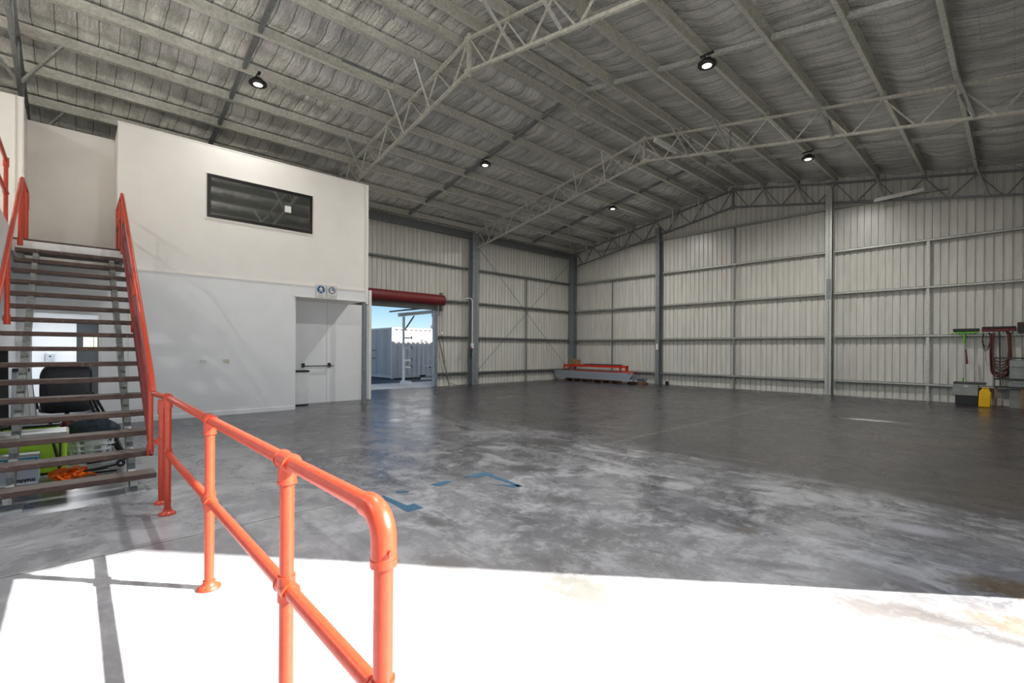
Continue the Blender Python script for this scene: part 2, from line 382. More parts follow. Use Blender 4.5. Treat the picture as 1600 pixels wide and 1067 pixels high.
mb.prism([(-PL-.2,0,roof_z(-.2)+.06),(RID,0,roof_z(RID)+.06),(W+PL+.2,0,roof_z(-.2)+.06),(W+PL+.2,0,roof_z(-.2)+.06+t),(RID,0,roof_z(RID)+.06+t),(-PL-.2,0,roof_z(-.2)+.06+t)],(0,YF-.4,0))
for v in mb.v: v.y += .3
struct('ceiling_roof_sheet', mb, M['sheet'])

# ------------------------------------------------------------------ helper for ordinals
ORD = ['first','second','third','fourth','fifth','sixth','seventh','eighth','ninth']
# purlins : C section running the length of the shed
for i, px in enumerate(PX):
    for sgn, side in ((1,'left'),(-1,'right')):
        x = RID + sgn*px; z0 = chord_top(x)+.045; sl = .172*sgn
        prof = [(-.038,0),(.038,0),(.038,.022),(.034,.022),(.034,.004),(-.034,.004),(-.034,.204),(.034,.204),(.034,.186),(.038,.186),(.038,.208),(-.038,.208)]
        if side == 'right': pass
        # web (solid side) faces down-slope on the left, away from the lens on the right: same handing for both
        P = []
        for a, b in prof:
            xx = x - a*sgn - b*sl*.9; P.append((xx, .08, z0 + b + (-a*sgn)*sl))
        mb = MB().prism(P, (0, YF+.1-.08, 0))
        n = len(PX)-1-i
        nm = 'ridge purlin' if n == 0 else f'{ORD[n-1]} purlin down from the ridge pair'
        o = mb.build('purlin', M['purlin']); tag(o, f'galvanised {nm} on the {side} roof slope', 'purlin', 'roof purlins')
# bridging rows
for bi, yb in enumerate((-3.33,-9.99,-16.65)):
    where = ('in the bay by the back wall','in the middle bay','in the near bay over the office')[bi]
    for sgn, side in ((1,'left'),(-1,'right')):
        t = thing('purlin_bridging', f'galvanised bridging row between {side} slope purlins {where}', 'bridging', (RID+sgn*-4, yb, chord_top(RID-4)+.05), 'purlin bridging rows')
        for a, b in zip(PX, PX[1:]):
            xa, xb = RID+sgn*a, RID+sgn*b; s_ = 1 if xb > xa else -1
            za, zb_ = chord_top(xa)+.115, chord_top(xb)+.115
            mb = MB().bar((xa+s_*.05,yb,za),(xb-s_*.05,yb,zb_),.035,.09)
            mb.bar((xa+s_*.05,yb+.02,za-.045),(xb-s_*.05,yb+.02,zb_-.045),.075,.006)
            mb.build('bridging_bar', M['galv' if side == 'right' else 'galv_dark'], t)  # left rows take the darker steel: shade put into the colour
# trusses
PURL_T = [RID+p for p in PX]
def truss(y, label, fly, tm='truss'):
    t = thing('roof_truss', label, 'truss', (RID, y, chord_bot(RID)), 'roof trusses')
    wdt = .055
    def bar(nm, p, q, w=.05, m=None, h=None): return MB().bar(p, q, w, h).build(nm, M[m or tm], t)
    for s in (1, -1):
        X = lambda d: RID + s*d
        bar('top_chord', (X(0),y,chord_top(RID)), (X(-RID+.14),y,chord_top(.14)), .06)
        bar('bottom_chord', (X(0),y,chord_bot(RID)), (X(-RID+.16),y,chord_bot(.16)), .06)
        tops = [p for p in PX if p < -.5]              # top nodes beneath the purlins
        bots = [(a+b)/2 for a, b in zip(tops, tops[1:])]
        nodes = []
        seq = [(-.05,'t')]
        b0 = -.6; seq.append((b0,'b'))
        for i in range(len(tops)-1, 0, -1):
            seq.append((tops[i],'t')); seq.append((bots[i-1],'b'))
        seq.append((tops[0]+.1,'t'))
        for (a, ka), (b, kb) in zip(seq, seq[1:]):
            za = chord_top(X(a))-.02 if ka == 't' else chord_bot(X(a))+.02
            zb_ = chord_top(X(b))-.02 if kb == 't' else chord_bot(X(b))+.02
            o1 = .05 if ka == 'b' else 0; o2 = -.05 if kb == 'b' else 0
            MB().bar((X(a-o1),y,za),(X(b-o2),y,zb_),.032,.032).build('web_member', M[tm], t)
        # gusset / cleat plates under purlins
        for p in tops:
            MB().box((X(p)-.05,y-.005,chord_top(X(p))-.05),(X(p)+.05,y+.005,chord_top(X(p))+.16)).build('purlin_cleat', M[tm], t)
        if fly:
            for p in (tops[-1], tops[-2], tops[-4], tops[-6]):
                for dy in fly:
                    xx = X(p)+.0
                    MB().bar((xx-s*.25,y+math.copysign(.03,dy),chord_bot(xx-s*.25)),(xx,y+dy,chord_top(xx)+.08),.05,.04).build('fly_brace', M['galv'], t)
    MB().bar((RID,y,chord_bot(RID)-.09),(RID,y,chord_top(RID)+.10),.07,.07).build('ridge_post', M[tm], t)
    for z in (chord_bot(RID), chord_top(RID)):
        MB().box((RID-.11,y-.045,z-.06),(RID+.11,y-.035,z+.06)).build('gusset_plate', M[tm], t)
    return t
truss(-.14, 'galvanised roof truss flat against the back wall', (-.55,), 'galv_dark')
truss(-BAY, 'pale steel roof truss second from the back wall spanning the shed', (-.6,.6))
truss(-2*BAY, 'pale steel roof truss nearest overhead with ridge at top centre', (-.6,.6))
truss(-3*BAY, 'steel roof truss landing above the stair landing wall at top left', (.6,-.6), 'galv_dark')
# eave beams
for x, s, side in ((.06,1,'left'),(W-.06,-1,'right')):
    mb = MB().box((x-.035,.02,6.30),(x+.035,YF+.05,6.52)); mb.box((x-.035,.02,6.22),(x+s*.09,YF+.05,6.30))
    o = mb.build('eave_beam', M['galv_dark']); tag(o, f'dark galvanised eave beam along the top of the {side} side wall', 'beam')

# columns
def column(x, y, z1, label, sx=.28, sy=.20, axis='y', m='column', foot=True):
    t = thing('steel_column', label, 'column', (x, y, 0), 'wall columns')
    mb = MB(); h = .012
    if axis == 'y':      # web along y (stands off the back wall); flanges face the room
        mb.box((x-sx/2,y-sy/2,0),(x+sx/2,y-sy/2+h,z1)); mb.box((x-sx/2,y+sy/2-h,0),(x+sx/2,y+sy/2,z1)); mb.box((x-h/2,y-sy/2,0),(x+h/2,y+sy/2,z1))
        mb.box((x+sx/2-h,y-sy/2,0),(x+sx/2,y-sy/2+.04,z1))
    else:
        mb.box((x+sx/2-h,y-sy/2,0),(x+sx/2,y+sy/2,z1)); mb.box((x-sx/2,y-sy/2,0),(x-sx/2+h,y+sy/2,z1)); mb.box((x-sx/2,y-h/2,0),(x+sx/2,y+h/2,z1))
    mb.build('shaft', M[m], t)
    if foot: B((x-sx/2-.04,y-sy/2-.03,0),(x+sx/2+.04,y+sy/2,.014)).build('base_plate', M['galv_dark'], t)
    return t
cc = column(.12, -.02, 6.45, 'grey steel corner column where back and left walls meet', .30, .26, 'y')
c1 = column(CA, -.10, 6.98, 'grey steel column by the red racking pile, left of the ridge', .20, .22, 'y')
c2 = column(CB, -.10, 7.12, 'pale worn steel column on the back wall right of the ridge', .20, .22, 'y', 'galv')
B((CB-.06,-.222,3.3),(CB+.07,-.21,4.0)).build('worn_patch', M['column'], c2)['label'] = 'darker rubbed patch'
c3 = column(.13, -BAY, 6.5, 'blue grey steel column on the left wall beside the roller door', .26, .34, 'x')
column(16.55, -13.32-.6, 6.4, 'grey steel column at the jamb of the vehicle door', .2, .2, 'x')

# girts
GZ = [.503, 2.011, 3.507, 4.958, 6.47]
GN = ['lowest','second lowest','middle','fourth up','topmost']
def girt(a, b, z, label, axis, h=.075):
    mb = MB()
    if axis == 'x':
        mb.box((a,0,z-h/2),(b,.012,z+h/2)); mb.box((a,.0,z+h/2-.012),(b,.14,z+h/2)); mb.box((a,0,z-h/2),(b,.14,z-h/2+.01)); mb.box((a,-.006,z-.012),(b,0,z+.012))
    else:
        mb.box((-.012,a,z-h/2),(0,b,z+h/2)); mb.box((-.14,a,z+h/2-.012),(0,b,z+h/2)); mb.box((-.14,a,z-h/2),(0,b,z-h/2+.01)); mb.box((0,a,z-.012),(.006,b,z+.012))
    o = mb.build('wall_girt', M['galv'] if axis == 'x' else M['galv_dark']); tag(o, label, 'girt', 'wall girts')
for zi, z in enumerate(GZ):
    for a, b, w in ((.29, CA-.105, 'between corner and first column'), (CA+.105, CB-.105, 'between the two inner columns'), (CB+.105, W-.1, 'right of the pale column')):
        if zi == 4 and a < 1: a = 1.6
        if zi == 4 and b > 16: b = 14.6
        girt(a, b, z, f'galvanised {GN[zi]} girt on back wall {w}', 'x')
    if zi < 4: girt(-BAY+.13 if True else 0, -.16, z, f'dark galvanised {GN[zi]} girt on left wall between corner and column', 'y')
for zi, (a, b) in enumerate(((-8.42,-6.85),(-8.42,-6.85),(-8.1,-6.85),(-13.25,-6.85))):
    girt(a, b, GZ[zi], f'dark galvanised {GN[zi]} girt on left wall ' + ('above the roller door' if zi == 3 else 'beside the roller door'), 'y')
def bridge(x, y, z0, z1, label, m='galv_dark'):
    o = MB().bar((x,y,z0),(x,y,z1),.07,.02).build('girt_bridging', M[m]); tag(o, label, 'wall bridging', 'vertical girt ties')
bridge(CA/2, .02, .0, GZ[3], 'vertical steel tie behind the red racking pile')
bridge(RID, .02, .0, GZ[4], 'vertical steel tie on the back wall below the ridge')
bridge(CB+CA/2, .02, 0, GZ[3], 'thin pale vertical tie on the back wall near the brooms', 'galv')
o = MB().bar((-.02,-BAY/2,0),(-.02,-BAY/2,GZ[2]+1.4),.02,.07).build('girt_bridging', M['galv_dark']); tag(o, 'vertical steel tie on the left wall behind the crossed rods', 'wall bridging', 'vertical girt ties')

# bracing rods
def rod(p, q, label, r=.011, m='galv_dark', cat='brace rod'):
    o = MB().tube([p, q], r, 6).build('bracing_rod', M[m]); tag(o, label, cat, 'bracing rods')
rod((.06,-BAY+.2,6.0),(.06,-.35,.55), 'wall brace rod falling towards the racking pile')
rod((.06,-.2,6.1),(.06,-BAY+.25,.55), 'wall brace rod rising from the left wall column to the corner')
BZ = lambda x: chord_top(x)-.10
segs = ((.2,CA,'left third'),(CA,CB,'ridge'),(CB,W-.2,'right third'))
for a, b, w in segs:
    rod((a,-BAY+.06,BZ(a)),(b,-.26,BZ(b)), f'roof brace rod in the {w} panel, from second truss left end', .009, 'galv')
    rod((b,-BAY+.06,BZ(b)),(a,-.26,BZ(a)), f'roof brace rod in the {w} panel, from second truss right end', .009, 'galv')

# ------------------------------------------------------------------ office block
OW = .075
mb = MB(); mb.box((XP-OW,-18.6,3.07),(XP,-13.38,5.95))
mb.box((XP-OW,-13.46,3.07),(0.05,-13.38,5.95)); mb.box((2.8,-18.6,3.2),(XP-OW,-18.53,5.95))
struct('wall_office_upper', mb, M['white_panel'], 'white insulated upper office wall with a dark window')
mb = MB().box((XP-OW,-18.78,0),(XP,-15.26,3.07)); mb.box((XP-OW,-15.26,2.79),(XP,-13.38,3.07)); mb.box((2.81,-15.26,0),(XP-OW,-15.2,2.79))
mb.box((XP-OW,-18.84,2.12),(XP,-18.78,3.07)); mb.box((XP-OW,-20.05,2.12),(XP,-18.84,3.07)); mb.box((XP-OW,-20.05,0),(XP,-19.79,2.12)); mb.box((XP-OW,-18.86,0),(XP,-18.78,2.12))
struct('wall_office_lower', mb, M['white_panel_low'], 'white lower office wall')
struct('wall_recess', B((2.74,-15.2,0),(2.81,-12.78,2.79)), M['white_panel_low'], 'white wall at the back of the open recess')
struct('ceiling_recess', B((2.74,-15.26,2.79),(XP-OW,-13.38,2.86)), M['white_panel'])
struct('trim_1', MB().box((XP,-18.5,3.06),(XP+.014,-13.38,3.105)).box((XP,-15.30,2.79),(XP+.012,-15.235,3.06)).box((XP,-15.26,2.775),(XP+.01,-13.38,2.80)), M['white_panel'], 'white flashing between lower and upper office walls')
struct('trim_2', MB().box((XP-.02,-13.40,2.72),(XP+.02,-13.35,5.96)).box((XP-OW-.01,-18.61,5.94),(XP+.012,-13.37,5.965)), M['white_panel'], 'white flashing at the office corner')
struct('baseboard_office', MB().box((XP,-18.8,0),(XP+.012,-15.26,.09)), M['white_panel_low'])
struct('trim_3', MB().box((2.811,-14.02,.0),(2.815,-14.005,2.79)), M['offwhite'], 'panel joint in the recess wall')
struct('wall_landing', MB().box((2.72,-19.92,3.2),(2.8,-18.53,5.95)), M['white_panel'], 'white wall at the back of the stair landing')
struct('wall_landing_side', MB().box((XP-OW,-24,3.2),(XP,-19.90,5.95)).box((2.8,-19.97,3.2),(XP-OW,-19.90,5.95)), M['white_panel'], 'white upper wall left of the landing')
struct('trim_4', MB().box((XP,-20.0,3.2),(XP+.01,-19.985,5.95)).box((XP,-19.905,3.2),(XP+.02,-19.88,4.6)).box((XP,-19.905,4.6),(XP+.012,-19.885,5.95)), M['offwhite'])
struct('wall_store', MB().box((XP,-20.05,0),(9.6,-19.97,3.4)).box((9.53,-24,0),(9.6,-20.12,3.4)), M['white_panel_low'], 'white store room wall left of the stairs')
struct('ceiling_store', B((0,-24,3.3),(9.6,-20.05,3.4)), M['offwhite'])
struct('ceiling_office', MB().box((0,-18.6,5.90),(XP-OW,-13.46,5.95)), M['offwhite'])
# small lobby under the mezzanine
struct('wall_lobby', MB().box((.55,-20.4,0),(.62,-19.17,2.4)).box((.55,-19.17,2.12),(.62,-18.68,2.4)).box((.55,-18.68,0),(.62,-18.3,2.4)).box((.62,-20.4,0),(XP-OW,-20.33,2.4)).box((.62,-18.45,0),(XP-OW,-18.38,2.4)), M['white_panel_low'])
struct('ceiling_lobby', B((.55,-20.4,2.4),(XP-OW,-18.38,2.45)), M['offwhite'])
struct('trim_5', MB().box((XP,-19.83,0),(XP+.018,-19.77,2.14)).box((XP,-18.87,0),(XP+.018,-18.82,2.14)), M['white'], 'white trim around the lobby opening')
d = struct('door_1', MB().box((.50,-19.17,0),(.54,-19.05,2.1)).box((.50,-18.79,0),(.54,-18.68,2.1)).box((.50,-19.05,1.84),(.54,-18.79,2.1)).box((.50,-19.05,0),(.54,-18.79,1.42)), M['door_dark'], 'charcoal door with a small bright window at the end of the lobby')
MB().box((.515,-19.05,1.42),(.525,-18.79,1.84)).build('pane', M['glass'], d)
MB().box((.51,-18.86,1.42),(.545,-18.85,1.84)).build('glazing_bar', M['black_frame'], d)
# panel joint lines
struct('trim_6', MB().box((XP,-18.43,0.09),(XP+.004,-18.42,3.06)), M['offwhite'])

# upper office window
wn = struct('window_1', MB().box((XP,-17.10,4.37),(XP+.03,-17.03,5.32)).box((XP,-14.92,4.37),(XP+.03,-14.85,5.32)).box((XP,-17.03,5.25),(XP+.03,-14.92,5.32)).box((XP,-17.03,4.37),(XP+.03,-14.92,4.44)), M['black_frame'], 'dark tinted office window in black frame')
B((XP-.02,-17.03,4.44),(XP+.012,-14.92,5.25)).build('pane', M['tint_glass'], wn)
mb = MB().box((XP,-17.13,4.335),(XP+.02,-14.82,4.37)).box((XP,-17.13,5.32),(XP+.02,-14.82,5.345)); mb.build('window_sill', M['white_panel'], wn)
o = MB().box((XP+.013,-15.50,4.79),(XP+.04,-15.36,4.95)).build('wall_notice', M['white'], bevel=.01); tag(o, 'small white square box on the dark office window pane', 'box')

# safety signs
def sign(yc, label, ink, rows):
    z0, z1 = 2.80, 3.115; w = .125
    t = thing('safety_sign', label, 'sign', (XP+.014, yc, z0), 'safety signs over the recess')
    B((XP+.014,yc-w,z0),(XP+.020,yc+w,z1)).build('backing_plate', M['white'], t, bevel=.004)
    mb = MB()
    for a, b in (((yc-w,z0),(yc-w+.006,z1)),((yc+w-.006,z0),(yc+w,z1)),((yc-w,z0),(yc+w,z0+.006)),((yc-w,z1-.006),(yc+w,z1))):
        mb.box((XP+.020,a[0],a[1]),(XP+.0215,b[0],b[1]))
    mb.build('border', M['dark_grey'], t)
    MB().lathe((XP+.020,yc,z0+.20), [(.098,0),(.098,.003)], 32, 'x', False).build('symbol_disc', M[ink], t)
    for i, r in enumerate(rows):
        text('lettering', r, .0235, M['dark_grey'], (XP+.0212, yc, z0+.066-.032*i), (math.pi/2,0,math.pi/2), t, .0006)
    return t, z0
t, z0 = sign(-14.625, 'blue disc safety sign with a white vest figure above the recess', 'blue_sign', ('HIGH VISIBILITY', 'CLOTHING'))
x = XP+.0235; yc = -14.625; zc = z0+.20
mb = MB(); P = lambda a, b: (x, yc+a, zc+b)
mb.lathe(P(0,.062), [(.014,0),(.014,.0015)], 14, 'x', False)
mb.prism([P(-.030,.045),P(.030,.045),P(.022,-.005),P(-.022,-.005)], (.0015,0,0)); mb.prism([P(-.022,-.005),P(-.002,-.005),P(-.022,-.072),P(-.042,-.066)], (.0015,0,0)); mb.prism([P(.002,-.005),P(.022,-.005),P(.048,-.066),P(.030,-.075)], (.0015,0,0))
mb.prism([P(-.030,.045),P(-.022,.030),P(-.046,-.012),P(-.056,-.004)], (.0015,0,0)); mb.prism([P(.022,.030),P(.030,.045),P(.056,-.004),P(.046,-.012)], (.0015,0,0))
mb.build('vest_figure', M['white'], t)
t, z0 = sign(-14.345, 'faded grey safety boot sign right of the blue sign', 'grey_sign', ('SAFETY FOOTWEAR', 'MUST BE WORN'))
yc = -14.345; mb = MB()
mb.prism([P(-.035,.06),P(-.012,.06),P(-.008,.0),P(.048,-.032),P(.052,-.055),P(-.035,-.055)], (.0015,0,0)); mb.build('boot_figure', M['white'], t)

# wall switches and stains
for y, lab, m in ((-17.15,'white double wall outlet on lower office wall, the left one','plastic_white'),(-16.71,'cream double power outlet on the lower office wall, right of the white one','cream_plastic')):
    t = thing('wall_outlet', lab, 'outlet', (XP, y, 1.15)); B((XP,y-.06,1.17),(XP+.012,y+.06,1.25)).build('plate', M[m], t, bevel=.004)
    for dy in (-.03,.03):
        B((XP+.012,y+dy-.012,1.20),(XP+.016,y+dy+.012,1.235)).build('socket', M['offwhite'], t)

# bin and wall bar in the recess
t = thing('rubbish_bin', 'tall white bin with black lid standing in the recess', 'bin', (3.1,-14.82,0))
B((2.94,-14.99,0),(3.24,-14.66,.03)).build('base', M['black'], t)
B((2.94,-14.99,.03),(3.24,-14.66,.88)).build('body', M['plastic_white'], t, bevel=.015)
B((2.92,-15.01,.88),(3.26,-14.64,.925)).build('lid', M['black'], t, bevel=.01)
t = thing('wall_bar', 'black wall mounted bar on two brackets in the recess', 'wall bar', (2.81,-14.3,1.0))
for y in (-14.66,-13.95):
    B((2.811,y-.04,.99),(2.84,y+.04,1.10)).build('bracket', M['black'], t, bevel=.008)
    B((2.84,y-.02,1.0),(2.90,y+.02,1.06)).build('arm', M['black'], t)
MB().tube([(2.89,-14.70,1.02),(2.89,-13.86,1.02)], .014, 8).build('rail', M['black'], t)

# posts at the recess corner
t = thing('support_post', 'dark blue grey steel post under the office corner', 'post', (XP-.03,-13.42,0))
B((XP-.10,-13.47,0),(XP,-13.37,2.79)).build('shaft', M['column'], t); B((XP-.14,-13.50,0),(XP+.04,-13.33,.012)).build('base_plate', M['galv_dark'], t)
o = B((2.74,-12.78,0),(2.86,-12.70,3.25)).build('edge_post', M['white']); tag(o, 'thin white post at the end of the recess wall beside the door opening', 'post')

# ------------------------------------------------------------------ roller door
t = thing('roller_door', 'rolled up dark red roller door above the yard opening', 'roller door', (.25,(DL0+DL1)/2,3.1))
ya, yb = -12.05, -8.35
mb = MB(); n = 48
for a, b in ((ya, yb),):
    seg = 60; prof = []
    for i in range(seg+1):
        y = a + (b-a)*i/seg; prof.append((.210 + (.007 if i % 2 else 0), y))
    mb.lathe((.28,0,3.465), prof, 28, 'y')
mb.build('rolled_curtain', M['red_dull'], t)
mb = MB()
for i in range(3): mb.box((.02,DL0-.05,3.09+i*.07),(.05,DL1+.03,3.15+i*.07))
mb.build('curtain_edge', M['grey_curtain'], t); B((.01,DL0-.05,3.075),(.06,DL1+.03,3.10)).build('bottom_rail', M['dark_grey'], t)
for y in (yb-.02,):
    B((.0,y+.03,3.05),(.12,y+.13,3.80)).build('end_bracket', M['galv_dark'], t)
    MB().lathe((.28,yb,3.44), [(.20,0),(.20,.03),(.08,.05)], 24, 'y').build('drum_wheel', M['galv_dark'], t)
for y, nm in ((DL1,'a'),(DL0-.08,'b')):
    B((-.10,y,0),(.0,y+.10,3.1)).build('guide_rail', M['blue_post'], t)
    B((.0,y,0),(.06,y+.12,3.3)).build('jamb_channel', M['column'], t)
o = MB().tube([(.16,-8.31,3.1),(.15,-8.31,2.22)], .008, 6).build('pendant_lamp', M['black']); tag(o, 'white globe pendant hanging on black cord by the roller door', 'lamp')
MB().blob((.15,-8.31,2.13),.055,.055,.065,1,0).build('globe', M['bulb'], o)
o = MB().tube([(.10,-8.30,2.12),(.10,-8.2,1.7),(.12,-8.12,.8),(.2,-8.0,.12),(.3,-7.6,.02),(.32,-7.2,.04),(.24,-6.95,.4),(.2,-7.0,.9),(.2,-7.0,1.55)], .011, 6).build('power_lead', M['rubber']); tag(o, 'dark lead drooping from the globe to the red plug on the column', 'cable')
o = MB().tube([(.05,-8.38,1.9),(.25,-8.0,.02)], .025, 8).build('steel_prop', M['galv_dark']); tag(o, 'dark steel prop leaning beside the roller door jamb', 'prop')
t = thing('conduit_switch', 'white conduit with isolator box running down the left wall column', 'conduit', (.3,-6.88,1.55))
MB().tube([(-.02,-7.15,3.60),(.1,-7.05,3.68),(.28,-6.92,3.66),(.30,-6.87,3.55),(.30,-6.87,1.75)], .022, 8).build('conduit', M['white'], t)
B((.26,-6.93,1.55),(.34,-6.81,1.76)).build('switch_box', M['plastic_white'], t, bevel=.008)
MB().tube([(.32,-6.93,1.60),(.34,-7.0,1.60),(.33,-7.08,1.52)], .03, 8).build('red_plug', M['red_dull'], t)

# ------------------------------------------------------------------ yard outside
t = thing('shipping_container', 'white corrugated shipping container in the yard beyond the roller door', 'container', (-6.56,-4.5,0))
cx0, cx1, cy0, cy1, cz = -7.78, -5.34, -7.54, -1.48, 2.59
def corr(a, b, plane, axis, sgn, pitch, dep, z0, z1):
    vs = []; fs = []; p = []; x = a
    while x < b - .02:
        for dx, d in ((0,0),(.25,0),(.5,1),(.75,1)):
            if x+dx*pitch <= b: p.append((x+dx*pitch, d*dep))
        x += pitch
    p.append((b,0))
    for tt, d in p:
        q = plane - sgn*d
        for z in (z0, z1): vs.append((q,tt,z) if axis == 'y' else (tt,q,z))
    for i in range(len(p)-1): fs.append((2*i,2*i+2,2*i+3,2*i+1))
    return MB().add(vs, fs)
corr(cy0+.12, cy1-.1, cx1-.03, 'y', 1, .28, .06, .16, cz-.06).build('side_wall', M['container'], t)
corr(cx0+.1, cx1-.14, cy0+.03, 'x', -1, .20, .07, .16, cz-.06).build('end_door', M['container'], t)
MB().box((cx0+.01,cy0+.1,cz-.06),(cx1-.06,cy1-.01,cz-.03)).box((cx0,cy1-.05,.1),(cx1-.06,cy1,cz-.06)).box((cx0,cy0+.1,.1),(cx0+.04,cy1,cz-.06)).build('roof', M['container'], t)
mb = MB()
mb.box((cx1-.10,cy0+.12,cz-.07),(cx1-.004,cy1-.12,cz-.004)); mb.box((cx0+.12,cy0+.004,cz-.08),(cx1-.12,cy0+.08,cz-.004))
for x in (cx0, cx1-.12): mb.box((x,cy0,0),(x+.12,cy0+.12,cz)); mb.box((x,cy1-.12,0),(x+.12,cy1,cz))
mb.build('corner_frame', M['container'], t)
mb = MB().box((cx1-.10,cy0+.12,.03),(cx1-.01,cy1-.12,.17)).box((cx0+.12,cy0+.01,.03),(cx1-.12,cy0+.06,.17)); mb.build('bottom_rail', M['offwhite'], t)
for y in (-5.9,-3.9): B((cx1-.06,y,.05),(cx1+.0,y+.35,.15)).build('fork_pocket', M['black'], t)
for x in (-5.95,-6.25,-6.95,-7.3):
    MB().tube([(x,cy0-.03,.1),(x,cy0-.03,2.5)], .018, 8).build('lock_rod', M['offwhite'], t)
for z in (1.0,1.4): MB().box((-7.35,cy0-.07,z),(-6.95,cy0-.05,z+.05)).build('door_handle', M['dark_grey'], t)
for i in range(9): MB().box((cx1-.001,cy0+.35+i*.62,cz-.05),(cx1+.004,cy0+.5+i*.62,cz-.025)).build('lashing_slot', M['dark_grey'], t)
B((cx1,-5.75,1.95),(cx1+.006,-5.25,2.1)).build('vent_cover', M['offwhite'], t)
for (a, b) in ((0,0),(1,0)): pass
mb = MB(); 
t = thing('storage_rack', 'white cantilever storage rack with stub arms under a small dark roof outside the door', 'rack', (-1.6,-8.4,0))
for y, x in ((-8.86,-1.91),(-6.95,-1.91)):
    MB().bar((x,y,0),(x,y,2.90 if y < -8 else 3.15),.075,.09).build('upright', M['white'], t)
    for z in ((.72,1.02,1.55,1.98) if y < -8 else (.70,1.0,1.75)):
        e = y+.36 if y < -8 else y-{.70:.55,1.0:.30,1.75:.42}[z]
        a_ = MB().bar((x,y,z),(x,e,z),.06,.07).build('rack_arm', M['white'], t); MB().bar((x,e,z+.02),(x,e+(.04 if y < -8 else -.04),z+.02),.08,.12).build('arm_stop', M['dark_grey'], a_)
    B((x-.1,y-.1,0),(x+.5,y+.1,.14)).build('foot', M['white'], t)
MB().bar((-1.91,-9.12,2.95),(-1.91,-6.6,3.30),.10,.15).build('roof_beam', M['white'], t)
MB().bar((-1.91,-8.86,2.25),(-1.91,-8.35,2.95),.05).build('knee_brace', M['galv_dark'], t)
MB().bar((-1.91,-6.95,2.5),(-1.91,-7.45,3.05),.05).build('knee_brace', M['white'], t)
mb = MB()
mb.bar((-1.95,-9.22,3.10),(-1.95,-6.4,3.50),1.1,.03)
for i in range(7): mb.bar((-2.45+i*.17,-9.25,3.125),(-2.45+i*.17,-6.4,3.53),.05,.03)
mb.build('roof_sheet', M['dark_grey'], t)
for z, y0 in ((.72,-7.75),(1.02,-7.6),(.16,-7.9)):
    o = MB().bar((-1.62,y0-.25,z+.06),(-1.62,-5.6,z+.06),.07,.07).build('steel_length', M['white']); tag(o, {.72:'white steel length on the lower rack arms outside',1.02:'white steel length on the upper rack arms outside',.16:'white steel length low down at the foot of the rack outside'}[z], 'steel length', 'steel lengths on the rack')
o = MB().box((-5.9,-4.9,2.60),(-5.5,-4.2,2.82)).build('roof_machine', M['steel_grey']); tag(o, 'small grey machine sitting on the container roof', 'machine')
MB().tube([(-5.7,-4.7,2.82),(-5.7,-4.6,3.0),(-5.7,-4.3,3.02)], .05, 8).build('exhaust', M['dark_grey'], o)

# ------------------------------------------------------------------ guard rail (foreground)
RX = [10.82, 12.60, 14.05, 14.85]; RY = -18.60; RT, RM = 1.05, .545; R = .027
t = thing('guard_rail', 'orange red tubular guard rail in the foreground', 'railing', (12.8, RY, 0))
for i, x in enumerate(RX):
    top = RT if i < 3 else RT-.07
    MB().tube([(x,RY,.0),(x,RY,top)], R, 20).build('post', M['red_paint'], t)
    fl = MB().lathe((x,RY,0), [(.066,0),(.066,.012),(.045,.022),(.036,.035),(.034,.05)], 24); fl.lathe((x+.047,RY-.02,.012), [(.008,0),(.008,.012)], 6)
    fl.build('base_flange', M['red_paint'], t)
rnd_elbow = [(RX[3]-.10,RY,RT)] + [(RX[3]-.075+.075*math.sin(a), RY, RT-.075+.075*math.cos(a)) for a in [math.pi/2*j/8 for j in range(9)]] + [(RX[3],RY,RT-.13)]
MB().tube([(RX[0],RY,RT),(RX[3]-.08,RY,RT)], R, 20).build('top_rail', M['red_paint'], t)
MB().tube([(RX[0],RY,RM),(RX[3],RY,RM)], R*.98, 20).build('mid_rail', M['red_paint'], t)
el = MB().tube(rnd_elbow, .035, 24); el.lathe((RX[3],RY,RT-.145), [(.037,0),(.037,.02)], 24); el.tube([(RX[3]+.03,RY,RT-.1),(RX[3]+.044,RY,RT-.1)], .008, 8); el.build('elbow_fitting', M['red_paint'], t)
for i, x in enumerate(RX[:3]):
    f = MB().tube([(x-.055,RY,RT),(x+.055,RY,RT)], .0345, 24); f.tube([(x-.060,RY,RT),(x-.050,RY,RT)], .0375, 24); f.tube([(x+.050,RY,RT),(x+.060,RY,RT)], .0375, 24)
    f.tube([(x,RY,RT-.085),(x,RY,RT)], .0345, 24); f.tube([(x,RY,RT-.088),(x,RY,RT-.078)], .0370, 24)
    f.build('tee_fitting', M['red_paint'], t)
for i, x in enumerate(RX):
    f = MB().tube([(x-.05 if i else x-.03,RY,RM),(x+.05 if i < 3 else x+.035,RY,RM)], .034, 24)
    f.tube([(x,RY,RM-.05),(x,RY,RM+.05)], .0335, 24)
    for dx in (-.05,.05):
        if (i == 0 and dx < 0) or (i == 3 and dx > 0): continue
        f.tube([(x+dx-.004,RY,RM),(x+dx+.004,RY,RM)], .0365, 24)
    f.build('cross_fitting', M['red_paint'], t)
MB().tube([(RX[0]-.90,RY-.015,RT-.03),(RX[0],RY,RT)], R*.9, 16).build('link_rail', M['red_paint'], t)
t = thing('gate_post', 'short red post standing just behind the first guard rail post', 'post', (10.42, -18.6, 0))
MB().tube([(10.42,RY,0),(10.42,RY,.98)], .026, 20).build('shaft', M['red_paint'], t)
MB().lathe((10.42,RY,0), [(.06,0),(.06,.012),(.036,.03)], 20).build('base_flange', M['red_paint'], t)
MB().tube([(10.42,RY,.86),(10.42,RY,1.0)], .033, 16).build('cap_fitting', M['red_paint'], t)
